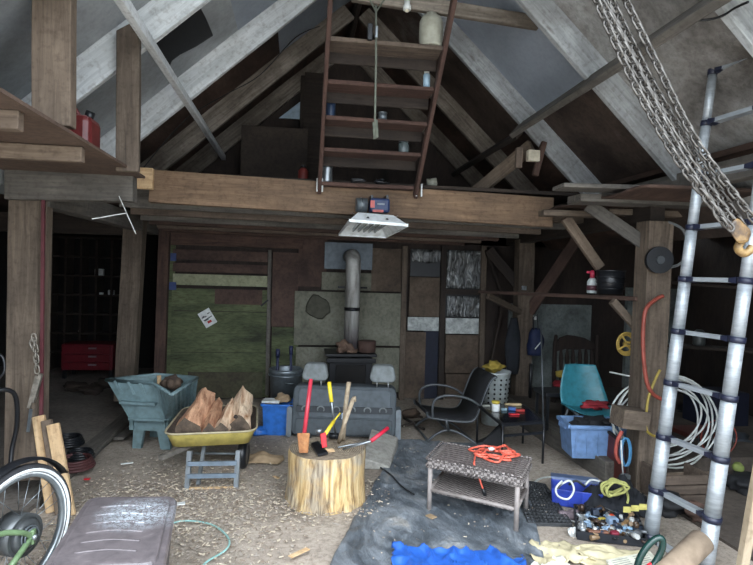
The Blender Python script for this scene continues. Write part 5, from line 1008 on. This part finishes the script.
# teal shell chair
TE = plain('teal_shell_plastic', '37808e', .4); t2 = thing('shell_chair', 'teal plastic shell chair with metal legs behind the light blue tub', 'chair', G(588, 436, .14)+F2*.2)
dC = 5.0; zs = PD(590, 408, dC).z
def SH(u, v):   # u across, v along seat -> back
    hw = (.215 if v < .5 else .215-.075*((v-.5)*2)**1.5)*(1-.25*max(0, .12-v)/.12); x = (u-.5)*2*hw; dish = (abs(u-.5)*2)**2
    if v < .45: s_ = v/.45; return PD(590, 408, dC)+R2*x+F2*(-.18+.34*s_)+UP*(.0-.03*s_+.035*dish-.03*(1-s_)**3)
    s_ = (v-.45)/.55; a = min(1, s_*2.5); return PD(590, 408, dC)+R2*(x-.015*s_)+F2*(.16+.05*a+.07*s_-.05*dish)+UP*(-.03+.035*dish*(1-s_)+.38*s_)
MB().grid(SH, 14, 26, .008).build('seat_shell', TE, parent=t2)
b_ = PD(590, 408, dC)
for dx, dy in ((-.15, -.12), (.15, -.12), (-.15, .12), (.15, .12)): q = b_+R2*dx*1.35+F2*dy*1.5; MB().tube([b_+R2*dx+F2*dy-UP*.03, V((q.x, q.y, .14))], .01, 8).build('leg', MATS['grey_steel'], parent=t2)
for dx in (-.15, .15): MB().tube([b_+R2*dx-F2*.12-UP*.035, b_+R2*dx+F2*.12-UP*.035], .009, 8).build('seat_bar', MATS['grey_steel'], parent=t2)
lump('red_cloth', b_+UP*.04-F2*.05+R2*.02, .075, plain('red_knit_cloth', '8e2730', .95), (1.5, .9, .5), 51, .5, label='crumpled red cloth on the teal chair seat', cat='cloth')
# second chair frame, carved chair back
WDK = wood('dark_varnished_wood', '1c1411', '31251f', grain=(8, 8, 1.5)); t2 = thing('carved_chair', 'dark wooden chair with carved crest rail and turned spindles by the white wall', 'chair', G(577, 425, .14)+F2*.5)
def CC(px, py): return P(px, py, 6.2)
for px in (555, 597): MB().tube([CC(px+1, 336), CC(px, 345), V((CC(px-1, 390).x, 6.2, .14))], [.02, .026, .024], 10).lathe([(.001, .03), (.022, .015), (.01, 0)], CC(px+1, 337), 12).build('back_post', WDK, parent=t2)
top = [(555, 345), (560, 338), (568, 335), (576, 336), (585, 338), (592, 342), (597, 347)]; bot2 = [(597, 352), (585, 349), (576, 350), (566, 349), (555, 352)]
MB().poly([CC(*p) for p in top+bot2], (0, .03, 0)).build('crest_rail', WDK, parent=t2, bevel=.006)
MB().beam(CC(555, 392), CC(597, 395), .03, .05).build('back_rail', WDK, parent=t2)
for px in (561, 567, 573, 580, 586, 592): MB().tube([CC(px, 349), CC(px, 358), CC(px, 370), CC(px, 382), CC(px, 393)], [.014, .026, .018, .024, .014], 8).build('spindle', WDK, parent=t2)
sc2 = CC(576, 396); MB().box((sc2.x, 5.98, sc2.z), (.48, .44, .04)).build('seat', WDK, parent=t2, bevel=.01)
for dx in (-.2, .2): MB().tube([(sc2.x+dx, 5.8, sc2.z), (sc2.x+dx, 5.8, .14)], .02, 8).build('leg', WDK, parent=t2)
for k, (px, py, col, nm, lab) in enumerate(((566, 374, 'mustard_cloth', 'yellow_cushion', 'mustard cushion on the carved chair'), (562, 384, 'red_knit_cloth', 'red_cushion', 'dark red cushion below the mustard one'))): lump(nm, P(px, py, 5.9), .1-.01*k, MATS[col], (1.2, .9, .45), 60+k, .2, label=lab, cat='cushion')
t2 = thing('side_bench', 'low black bench behind the glass table pole', 'bench', G(552, 425, .14)+F2*.35); bb = PD(556, 392, 5.5)
MB().box(bb, (.34, .3, .04)).build('seat', BLACKP, parent=t2, bevel=.008)
for dx, dy in ((-.14, -.12), (.14, -.12), (-.14, .12), (.14, .12)): MB().beam(bb+V((dx, dy, -.02)), V((bb.x+dx, bb.y+dy, .14)), .025, .025).build('leg', BLACKP, parent=t2)
plank('white_stick', P(610, 372, 4.3), P(629, 376, 4.05), .02, .012, PAPER, 'short white stick fixed near the hose post beside the teal chair', 'stick', n=2)
# framed red panel, hanging cords
a_, b_ = G(601, 470, .02), G(628, 492, .02); up_ = UP*.33; t2 = thing('framed_board', 'dark red-brown framed panel leaning beside the hose post', 'panel', a_)
MB().hexa([a_, b_, b_+F2*.03, a_+F2*.03], [a_+UP*.36+F2*.06, b_+UP*.33+F2*.06, b_+UP*.33+F2*.09, a_+UP*.36+F2*.09]).build('board', plain('maroon_board', '5d2b25', .5), parent=t2)
q4 = [a_-F2*.005, b_-F2*.005, b_+UP*.33+F2*.055, a_+UP*.36+F2*.055]
for i in range(4): MB().beam(q4[i], q4[(i+1) % 4], .02, .02).build('frame_side', WDK, parent=t2)
MB().tube(spline([P(622, 431, 3.8), P(617, 442, 3.8), P(616, 455, 3.8), P(620, 463, 3.8)], 5), .014, 8).build('red_strap', plain('faded_red_strap', 'a34c41', .7), label='faded red strap hanging left of the hose post', cat='strap')
mb = MB()
for k in range(4): mb.tube([P(625+.6*k+4.5*math.cos(a), 452+14*math.sin(a), 3.80+.008*k) for a in [2*math.pi*i/24 for i in range(24)]], .006, 6, closed=True)
mb.build('blue_cord_coil', plain('sky_blue_cord', '4a86b0', .5), label='oval coil of sky blue cord low on the hose post', cat='cord')
MB().tube([P(621, 440, 3.75), P(622, 462, 3.75), P(623, 474, 3.75)], .006, 6).build('white_lead', WC, label='short white cord hanging to the grey hook plate', cat='cord')
MB().box(P(625, 480, 3.75), (.06, .04, .09), Matrix.Rotation(.1, 3, 'Y')).build('metal_plate', STEEL, label='small pale grey metal plate at the foot of the hose post', cat='plate', bevel=.006)
# ------------------------------------------------------------------ blue toolbox and clutter
TB = plain('royal_blue_plastic', '2a3f9e', .45); a_, b_ = G(555, 505), G(606, 512)
c = (a_+b_)/2+F2*.09; ax_ = (b_-a_).normalized(); ay_ = UP.cross(ax_); t2 = thing('tool_case', 'royal blue plastic tool case with open grey lid on the floor', 'tool case', c)
tub(MB(), c, (b_-a_).length*1.02, .2, 0, .12, .95, .01, ax=ax_, ay=ay_).build('body', TB, parent=t2, bevel=.008)
MB().hexa([c+ax_*s_*.17+ay_*.1+UP*.115 for s_ in (-1, 1)]+[c+ax_*s_*.17+ay_*.22+UP*.1 for s_ in (1, -1)], [c+ax_*s_*.17+ay_*.11+UP*.135 for s_ in (-1, 1)]+[c+ax_*s_*.17+ay_*.24+UP*.12 for s_ in (1, -1)]).build('lid', plain('slate_blue_lid', '5b6c8e', .5), parent=t2, bevel=.006)
for k in range(4): p = c+ax_*(-.13+.085*k)-ay_*.102+UP*.06; MB().beam(p-UP*.045, p+UP*.045, .012, .014, up=ay_).build('rib', TB, parent=t2)
MB().tube(spline([c+ax_*-.05+ay_*.0+UP*.125, c+UP*.16, c+ax_*.06+UP*.125], 5), .009, 6).build('handle', BLACKP, parent=t2)
t2 = thing('white_cord_loops', 'loose white cord looping in front of and over the blue tool case', 'cord', G(545, 492))
MB().tube(spline([G(553, 478)+UP*.01, G(540, 480)+UP*.01, G(531, 488)+UP*.01, G(540, 495)+UP*.01, G(552, 494)+UP*.01, PD(562, 484, 3.85), PD(570, 481, 3.84), PD(574, 490, 3.8), PD(568, 499, 3.77), PD(558, 496, 3.78), PD(556, 488, 3.82), PD(562, 481, 3.86)], 6), .0075, 6).build('cord', WC, parent=t2)
MB().tube(spline([c+ax_*.06+UP*.14, c+ax_*.1+UP*.17+ay_*.03, c+ax_*.16+UP*.16+ay_*.05], 6), .008, 6).build('cord_end', WC, parent=t2)
YR2 = plain('lime_yellow_rope', 'a5a662', .8); cc = PD(615, 488, 3.72); mb = MB(); rr_ = random.Random(3); pts = []
for k in range(30): a = k*1.05; pts.append(cc+R2*(.085*math.cos(a)+.03*math.sin(k))+F2*(.03*math.sin(a*.7))+UP*(.045*math.sin(a)+.012*math.cos(k*2.2)))
MB().tube(spline(pts, 4), .008, 6).tube(spline([cc+R2*.07, cc+R2*.09-UP*.06, cc+R2*.085-UP*.1], 4), .008, 6).build('yellow_rope', YR2, label='tangled lime yellow rope heaped on the dark jacket by the post', cat='rope')
def drape(name, poly_c, amp, mat, seed, **k):
    c_, w_, d_, h_, rot = poly_c; q = Matrix.Rotation(rot, 3, 'Z')
    def f(u, v):
        x, y = (u-.5)*2, (v-.5)*2; r = math.sqrt(x*x+y*y); ang = math.atan2(y, x); e = 1+.25*noise.noise(V((math.cos(ang)*1.7+seed, math.sin(ang)*1.7, 0)))
        n_ = abs(noise.noise(V((x*2.2+seed, y*2.2, 0))))+.4*abs(noise.noise(V((x*6+seed, y*6, 4)))); z = h_*max(0, 1-r**2*.72)*(.55+.9*n_)+amp*n_
        return c_+q @ V((x*w_/2*e, y*d_/2*e, 0))+UP*max(.004, z)
    return MB().grid(f, 34, 26, .006).build(name, mat, **k)
DJ = plain('black_jacket_cloth', '191c22', .9)
j = drape('dark_jacket', (G(617, 512)+F2*.06, .52, .36, .19, -.1), .03, DJ, 3, label='heaped black jacket with yellow lettering between tool case and ladder', cat='jacket')
for k in range(3): p = PD(627+8*k, 509.5-1.3*k, 3.36); MB().box(p, (.045, .006, .034), Matrix.Rotation(-.15, 3, 'Z')).box(p-F2*.003, (.02, .008, .012), Matrix.Rotation(-.15, 3, 'Z')).build('yellow_print', [plain('dull_yellow_print', 'a8a05a', .7)] if k == 0 else MATS['dull_yellow_print'], parent=j)
lump('grey_rag', G(571, 517)+UP*.02, .055, plain('mauve_grey_cloth', '6e6268', .95), (1.4, .8, .5), 71, .4, label='small mauve-grey rag between tool case and tool tray', cat='rag')
# tool tray: dark tray with loose hardware
cs = [G(574, 512), G(577, 540), G(647, 548), G(636, 520)]; c = sum(cs, V())/4
t2 = thing('hardware_tray', 'shallow black tray full of loose hardware below the jacket', 'tray', c)
MB().hexa([p+UP*.002 for p in cs], [p+UP*.015 for p in cs]).build('tray_floor', DJ, parent=t2)
for i in range(4): MB().beam(cs[i]+UP*.03, cs[(i+1) % 4]+UP*.03, .012, .05).build('tray_wall', DJ, parent=t2)
rr_ = random.Random(11); cols = ['6c7074', 'a0a4a6', '4f4039', '303236', '8c7458', '6a2830', '8299b0', 'b5b7b5', '4d3b2a', '2a3444']
hm = [plain('hw_'+x, x, .35, .5 if k < 4 else 0) for k, x in enumerate(cols)]; protos = []
mb = MB().tube([(-.03, 0, .006), (.03, 0, .006)], .006, 6); mb.tube([(.03, 0, .006), (.038, 0, .006)], .011, 6); protos.append(('bolt', mb))
mb = MB().box((0, 0, .004), (.09, .012, .006)).tube([(.045+.012*math.cos(a), .012*math.sin(a), .005) for a in [2*math.pi*i/12 for i in range(12)]], .005, 5, closed=True); protos.append(('spanner', mb))
protos.append(('socket', MB().lathe([(.007, 0), (.012, 0), (.012, .03), (.008, .03), (.007, .002)], (0, 0, 0), 10)))
protos.append(('washer', MB().tube([(.014*math.cos(a), .014*math.sin(a), .004) for a in [2*math.pi*i/12 for i in range(12)]], .004, 5, closed=True)))
protos.append(('screwdriver', MB().tube([(-.06, 0, .012), (-.01, 0, .012)], .012, 8).tube([(-.01, 0, .012), (.06, 0, .008)], .004, 6)))
protos.append(('small_part', MB().box((0, 0, .012), (.04, .025, .022)).tube([(0, 0, .02), (0, .03, .03)], .007, 6)))
base = []
hn = ['grey steel', 'bright steel', 'rusty brown', 'charcoal', 'tan', 'dark red', 'pale blue', 'off-white', 'dark brown', 'slate blue']
for nm, mb in protos:
    for i_ in rr_.sample(range(10), 5):
        o_ = mb.build(nm, hm[i_], loc=(0, 0, 0)); o_['tone'] = hn[i_]; base.append((nm, o_))
labs = {'bolt': 'loose bolt among the clutter in the black hardware tray', 'spanner': 'small flat spanner among the clutter in the hardware tray', 'socket': 'short metal socket among the clutter in the hardware tray', 'washer': 'small ring washer among the clutter in the hardware tray', 'screwdriver': 'small driver with thick grip in the black hardware tray', 'small_part': 'small blocky fitting with a spout in the hardware tray'}
for k in range(150):
    nm, o0 = base[k] if k < len(base) else rr_.choice(base); o_ = o0
    if k >= len(base): o_ = o0.copy(); COL.objects.link(o_)
    u, v = rr_.uniform(.05, .95), rr_.uniform(.05, .95); p = lerp(lerp(cs[0], cs[3], u), lerp(cs[1], cs[2], u), v)
    o_.location = p+UP*(.016+rr_.choice((0, .012, .028))); o_.rotation_euler = (rr_.uniform(-.3, .3), rr_.uniform(-.3, .3), rr_.uniform(0, 6.28)); s_ = rr_.uniform(.8, 1.5); o_.scale = (s_, s_, s_)
    props(o_, o0['tone']+' '+labs[nm].replace('small ', '').replace('loose ', ''), nm.replace('_', ' '), 'loose %s %ss in the hardware tray' % (o0['tone'], nm.replace('_', ' ')))
bits([(612, 526, .07, .05, .05, '7d93ad', 'blue_grey_box', 'box', 'small blue-grey box standing in the hardware tray', 10), (610, 519, .05, .02, .025, 'd8482a', 'orange_tool', 'tool', 'small bright orange tool in the hardware tray', 5), (602, 522, .05, .03, .02, 'b9a548', 'yellow_part', 'part', 'small yellow plastic piece in the hardware tray', 15), (598, 536, .12, .03, .03, '6e4733', 'brown_torch', 'torch', 'brown cylinder-like tool lying in the hardware tray', -5), (614, 537, .05, .04, .03, '7a2436', 'maroon_box', 'box', 'small maroon box in the hardware tray', 5), (628, 530, .10, .02, .015, '8db2cf', 'pale_blue_tool', 'tool', 'pale blue slim tool in the hardware tray', -20), (625, 527, .09, .025, .03, '9a7b55', 'tan_block', 'block', 'tan wooden block in the hardware tray', 50)], .03)
lump('white_crumple', G(573, 536)+UP*.025, .03, PAPER, (1, .8, .9), 81, .3, label='crumpled clear wrapper at the left corner of the hardware tray', cat='wrapper')
# papers and cardboard in the front
CRM = plain('cream_packing_paper', 'c3b998', .8); WPAP = plain('white_packing_paper', 'dcdccf', .8)
def crumple(name, px, py, w_, d_, h_, rot, mat, seed, lab, cat='paper'):
    c_ = G(px, py); q = Matrix.Rotation(rot, 3, 'Z')
    def f(u, v):
        x, y = (u-.5)*2, (v-.5)*2; ang = math.atan2(y, x); e = 1+.16*noise.noise(V((math.cos(ang)*1.2+seed, math.sin(ang)*2, 0)))
        ridge = max(0, .5-abs(noise.noise(V((x*.9+seed, y*.8, 0))))*1.6); return c_+q @ V((x*w_/2*e, y*d_/2*e, 0))+UP*(.012+h_*ridge+.01*noise.noise(V((x*4, y*4, seed))))
    return MB().grid(f, 34, 26, .003).build(name, mat, label=lab, cat=cat)
crumple('packing_paper', 556, 556, .34, .26, .07, .2, CRM, 5, 'crumpled cream packing paper at the bottom, left sheet')
crumple('packing_paper', 615, 560, .42, .22, .05, -.2, CRM, 9, 'crumpled cream packing paper in front of the hardware tray')
crumple('white_wrap', 553, 572, .22, .16, .1, .5, WPAP, 14, 'crumpled white wrap lying on the cream paper at the bottom', 'wrap')
q = [G(606, 560, .07), G(650, 551, .07), G(668, 572, .07), G(622, 582, .07)]
t2 = MB().hexa([p-UP*.012 for p in q], q).build('instruction_sheet', plain('pale_printed_paper', 'd6d6c6', .7), label='pale printed leaflet with rows of grey text in the foreground', cat='leaflet'); mb = MB()
for k in range(9):
    for s_ in (0, 1):
        f = .1+k*.09; a_, b_ = lerp(lerp(q[0], q[1], .08+s_*.48), lerp(q[3], q[2], .08+s_*.48), f), lerp(lerp(q[0], q[1], .44+s_*.44), lerp(q[3], q[2], .44+s_*.44), f); mb.beam(a_+UP*.001, b_+UP*.001, .004, .0015)
mb.build('print_lines', plain('grey_ink', '8d8d86', .7), parent=t2)
cz = PD(650, 556, 2.85); t2 = thing('green_loop', 'dark green oval loop tool with red pad standing in the foreground', 'tool', V((cz.x, cz.y, 0)))
MB().tube([cz+R2*(.045*math.cos(a)+.045*math.sin(a))+UP*.095*math.sin(a)+F2*.0 for a in [2*math.pi*i/28 for i in range(28)]], .017, 8, closed=True).build('loop', plain('bottle_green', '15322e', .25), parent=t2); MB().tube([cz-R2*.045-UP*.09, V((cz.x-.07, cz.y, 0.01))], .016, 8).build('stem', MATS['bottle_green'], parent=t2)
lump('red_pad', cz+R2*.005-UP*.05, .02, MATS['bright_red'], (1, .6, .8), 3, .1, parent=t2)
a_, b_ = PD(652, 572, 2.72), PD(700, 540, 3.0); a_.z = .09; b_.z = .16; t2 = thing('cardboard_tube', 'thick brown cardboard tube lying at the ladder foot', 'tube', (a_+b_)/2*1.0)
MB().tube([PD(650, 590, 2.75), PD(702, 541, 2.95)], .062, 24).build('tube', plain('cardboard', '8a7967', .85), parent=t2); e_ = PD(702, 541, 2.95); d_ = (PD(702, 541, 2.95)-PD(650, 590, 2.75)).normalized(); MB().tube([e_+d_*.001, e_+d_*.004], .05, 24).build('tube_end', plain('tube_end_shade', '7d6e5d', .9), parent=t2)
plank('leaning_pole', G(738, 590)+UP*.0, PD(768, 420, 2.75), .045, .045, RAW, 'pale wooden pole leaning at the lower right corner', 'pole', rough=.003)
# ------------------------------------------------------------------ telescopic ladder
LBt, LTp = G(650, 540), P(714, 65, 3.0); RBt = G(704, 575); dLR = RBt-LBt; AL = mottle('brushed_aluminium', [(.3, '949ba1'), (.7, 'b8bfc4')], 6, rough=.42, metal=.35, stretch=(1, 1, 6), finec=(.8, .8, .8, 1), bump=.05)
CB = plain('navy_black_collar', '23273a', .4); t = thing('telescopic_ladder', 'silver telescopic ladder with dark collars leaning up to the loft', 'ladder', (LBt+RBt)/2)
ks = [(540-y)/475 for y in (537, 487, 432, 377, 325, 273, 222, 172, 121, 72)]; ax_ = (LTp-LBt); axd = ax_.normalized()
for s_, B0 in (('left', LBt), ('right', RBt)):
    prev = 0
    for i, k in enumerate(ks):
        r = .046-.0024*i; MB().tube([B0+ax_*prev, B0+ax_*k], r, 20).build('tube', AL, parent=t); prev = k
        MB().tube([B0+ax_*k-axd*.016, B0+ax_*k+axd*.016], r+.005, 20).build('collar', CB, parent=t)
    MB().tube([B0+ax_*prev, B0+ax_*(prev+.02)], .03, 16).build('end_cap', CB, parent=t)
    MB().tube([B0-UP*0+axd*.0, B0+axd*.05], .052, 18).build('foot', CB, parent=t)
d0 = dLR.normalized()
for i, k in enumerate(ks):
    a_, b_ = LBt+ax_*k, RBt+ax_*k
    rg = MB().beam(a_+d0*.04, b_-d0*.04, .05, .024, up=axd).build('rung', AL, parent=t)
    for e_, sgn in ((a_, 1), (b_, -1)): MB().beam(e_+d0*sgn*.035, e_+d0*sgn*.085, .054, .034, up=axd, w2=.05, h2=.022).build('rung_clip', CB, parent=rg)
# ------------------------------------------------------------------ chain hoist
CHM = mottle('oily_steel_chain', [(.3, '3c3937'), (.7, '77736e')], 30, rough=.4, metal=.6); GOLD = mottle('worn_yellow_brass_paint', [(.4, '3a2d22'), (.52, '6a5130'), (.68, '8f7446')], 14, rough=.5)
t = thing('chain_hoist', 'bundle of steel hoist chains slanting down to a worn yellow hook block', 'chain hoist', P(741, 232, 1.95))
strands = [((592, -10), (640, 90), (729, 222)), ((603, -10), (650, 88), (734, 224)), ((612, -10), (655, 80), (738, 216)), ((621, -10), (652, 60), (752, 218)), ((597, -10), (632, 62), (731, 224))]
strands = [((593, -8), (634, 83), (680, 163), (729, 226)), ((600, -8), (643, 80), (688, 158), (735, 224)), ((608, -8), (650, 78), (694, 152), (741, 222)), ((597, -8), (650, 96), (688, 168), (727, 228)), ((622, -8), (655, 60), (697, 142), (757, 224))]
for k, st_ in enumerate(strands):
    yy = 1.9+.03*(k % 3); pts = spline([P(x, y, yy+.05*(1-i/3)) for i, (x, y) in enumerate(st_)], 8)
    far = pts[0]; upx = P(st_[0][0]-60, -130, yy+.05); pts = [upx]+pts
    chain(MB(), pts, .031, L=.042, w=.026, r=.0046).build('chain', CHM, parent=t)
hb_ = P(738, 228, 1.95)
MB().hexa([P(726, 227, 1.92), P(737, 217, 1.92), P(752, 231, 1.92), P(748, 243, 1.92), P(738, 244, 1.92)], [P(726, 227, 2.0), P(737, 217, 2.0), P(752, 231, 2.0), P(748, 243, 2.0), P(738, 244, 2.0)]).build('hook_block', GOLD, parent=t, bevel=.012)
MB().tube(spline([P(744, 238, 1.96), P(740, 243, 1.96), P(738, 248, 1.96), P(742, 253, 1.96), P(748, 252, 1.96), P(752, 247, 1.96)], 5), .016, 8).build('hook', GOLD, parent=t)
plank('hoist_beam', V((.9, 1.98, 3.42)), V((1.75, 1.98, 3.2)), .08, .12, W_GREY, 'short timber under the near right roof that carries the chains', 'beam')
# ------------------------------------------------------------------ far right clutter
plank('back_shelf', P(664, 282, 5.4), P(770, 290, 4.6), .25, .03, W_DARK, 'dark shelf on the far right behind the ladder', 'shelf')
plank('back_shelf', P(672, 345, 5.4), P(770, 352, 4.6), .25, .03, W_DARK, 'lower dark shelf on the far right behind the ladder', 'shelf')
CR_ = plain('dark_crate_grey', '3b4148', .6)
c = G(684, 505, .02); t2 = thing('wooden_crate', 'open brown wooden crate behind the ladder foot', 'crate', c)
for i in range(3): MB().box(c+UP*(.04+.07*i)+F2*.0, (.34, .02, .06)).build('board', W_JOIST, parent=t2)
for dx in (-.16, .16): MB().box(c+R2*dx+F2*.13+UP*.11, (.02, .26, .22)).build('end_board', W_JOIST, parent=t2)
c = G(716, 470, .02)+F2*.1; t2 = thing('wire_basket', 'dark wire basket standing behind the right ladder rail', 'basket', c)
for i in range(8): MB().beam(c+R2*(-.14+.04*i), c+R2*(-.14+.04*i)+UP*.3, .008, .008).build('wire', CH, parent=t2)
for i in range(5): MB().beam(c-R2*.15+UP*(.02+.07*i), c+R2*.15+UP*(.02+.07*i), .008, .008).build('wire_ring', CH, parent=t2)
MB().tube([c+R2*.15*math.cos(a)+UP*(.28+.15*math.sin(a))-F2*.12 for a in [2*math.pi*i/24 for i in range(24)]], .006, 6, closed=True).build('red_wire_loop', plain('dull_red_wire', '8d4338', .5), label='thin dull red wire loop behind the right ladder rail', cat='wire')
plank('pale_lath', P(660, 474, 4.2), P(712, 473, 4.0), .03, .02, W_POSTP, 'thin pale lath lying behind the ladder', 'lath', n=4)
for k, (px, py, r, nm, col, lab) in enumerate(((690, 400, .12, 'dark_bundle', SLING, 'large dark bundle behind the white cable coil'), (735, 430, .12, 'dark_bundle', CR_, 'grey-black bundle at the right edge behind the ladder'), (668, 505, .09, 'dark_rag', SLING, 'dark rag heap at the foot of the ladder'), (700, 512, .08, 'brown_rag', W_RED, 'brown rag by the crate at the ladder foot'), (745, 470, .1, 'dark_bundle', SLING, 'black bundle beside the leaning pole'))):
    p = G(px, py+22, .02) if py < 480 else G(px, py+8, .02); lump(nm, p+UP*r*.6, r, col, (1.3, 1, .8), 90+k, .35, label=lab, cat='bundle' if 'bundle' in nm else 'rag')
c = P(702, 420, 5.0); MB().box(P(700, 465, 4.9)+UP*.1, (.5, .3, .5)).build('red_cabinet', plain('dull_maroon', '5a2a22', .6), label='dull maroon box behind the white cable coil', cat='box', bevel=.01)
p = P(716, 385, 5.3); MB().box((p.x, p.y, .25), (.5, .35, .46)).build('dark_case', NAVY, label='dark blue-black case on the far right behind the ladder', cat='case', bevel=.02)
MB().lathe([(.05, 0), (.06, .02), (.06, .12), (.03, .16)], lerp(P(672, 345, 5.4), P(770, 352, 4.6), .3)+UP*.016, 14).build('grey_jar', plain('murky_jar', '4c504f', .4), label='dim grey jar on the lower shelf behind the ladder', cat='jar')
lump('green_ball', G(738, 470, .14)+UP*.02, .04, plain('lime_foam', '7f8c4a', .8), (1, 1, 1), 7, .1, label='small lime green lump at the right behind the ladder', cat='lump')
# ------------------------------------------------------------------ floor debris
def chips(name, n_, fn, mat, label, L=(.015, .05), seed=1):
    rr_ = random.Random(seed); mb = MB()
    for _ in range(n_):
        p = fn(rr_)
        if p is None: continue
        l, w_ = rr_.uniform(*L)*.55, rr_.uniform(.003, .009); q = Matrix.Rotation(rr_.uniform(0, 6.28), 3, 'Z') @ Matrix.Rotation(rr_.uniform(-.35, .35), 3, 'Y'); mb.box(V((p[0], p[1], .012+rr_.uniform(0, .012))), (l, w_, rr_.uniform(.002, .006)), q, rr_.randrange(len(mat)))
    return mb.build(name, mat, label=label, cat='wood chips', kind='stuff')
CHM_ = [plain('pale_chip', 'c9bca8', .9), plain('brown_chip', '8e7f70', .9), plain('grey_chip', 'a39a90', .9)]
def area1(r):
    x = r.gauss(-.75, .5); y = r.gauss(3.75, .45)
    return (x, y) if -1.5 < x < .1 and 2.6 < y < 5 else None
def area2(r):
    x, y = r.uniform(-1.5, 1.3), r.uniform(2.6, 6.2); return (x, y)
chips('wood_chips', 4200, area1, CHM_, 'dense pale wood chips strewn in front of the wheelbarrow', seed=2)
chips('wood_chips', 500, area2, CHM_, 'scattered wood chips over the whole earth floor', L=(.01, .035), seed=3)
def area3(r): a = r.uniform(0, 6.28); q = r.uniform(.27, .45); return (SC.x+q*math.cos(a), SC.y+q*math.sin(a))
chips('wood_chips', 420, area3, CHM_, 'pale splinters around the foot of the stump', seed=4)
def area4(r): return (r.uniform(.5, 1.9), r.uniform(3.0, 5.0))
chips('wood_chips', 160, area4, CHM_, 'few pale splinters lying on the black tarp', L=(.01, .04), seed=6)
for k, (px, py, l, w_, rot, mt, lab) in enumerate(((299, 558, .13, .03, 40, W_PINE, 'long pale wood splinter in front of the stump'), (181, 508, .05, .04, 10, PAPER, 'white scrap on the chips in front of the wheelbarrow'), (87, 483, .04, .03, 0, MATS['bright_red'], 'small red scrap behind the grey tote'), (276, 481, .06, .02, -50, W_PINE, 'short pale splinter left of the stump'), (431, 521, .06, .045, -60, CARD, 'tan leaf-shaped scrap on the black tarp'), (127, 467, .09, .02, 20, PAPER, 'white strip on the chips near the feeder legs'))):
    MB().box(G(px, py)+UP*.03, (l, w_, .006), Matrix.Rotation(math.radians(rot), 3, 'Z')).build('floor_scrap', mt, label=lab, cat='scrap')
MB().tube(spline([G(160, 530)+UP*.02, G(185, 524)+UP*.02, G(212, 528)+UP*.02, G(228, 541)+UP*.02, G(226, 553)+UP*.02, G(206, 566)+UP*.02, G(196, 580)+UP*.02], 6), .006, 6).build('cyan_cord', plain('pale_cyan_cord', '8fb9b5', .5), label='thin pale cyan cord curving over the floor beside the tote', cat='cord')
MB().tube(spline([G(362, 455)+UP*.03, G(378, 468)+UP*.02, G(390, 478)+UP*.03, G(402, 492)+UP*.04, G(414, 500)+UP*.04], 6), .006, 6).build('power_lead', BLACKP, label='thin black cord from the stump onto the black tarp', cat='cord')
for k, (px, py, px2, py2) in enumerate(((404, 420, 424, 432), (402, 428, 420, 424), (408, 415, 422, 420))):
    MB().tube([G(px, py)+UP*.02, G(px2, py2)+UP*.03], .014, 6).build('stick', W_DARK, label=['dark stick on the floor right of the car seat, longest one', 'dark stick on the floor right of the car seat, front one', 'dark stick on the floor right of the car seat, rear one'][k], cat='stick')
lump('log', G(411, 418)+UP*.05, .07, WOODIN, (1.3, 1, .8), 33, .2, label='dark log lying on the floor at the foot of the wall studs', cat='log')
MB().tube(spline([P(748, 2, 2.3), P(735, 8, 2.4), P(722, 16, 2.5), P(705, 20, 2.5), P(682, 20, 2.6)], 5), .006, 6).build('black_wire', BLACK, label='thin black wire strung under the near right roof', cat='wire')
MB().tube(spline([P(140, 172, 5.6), P(185, 120, 5.6), P(225, 95, 5.7), P(260, 75, 5.8), P(295, 38, 5.8), P(320, 26, 5.8)], 6), .005, 6).build('black_wire', BLACK, label='thin black wire running along the rear left rafters', cat='wire')
for k, (px, py) in enumerate(((158, 60), (150, 72), (166, 74))): pass
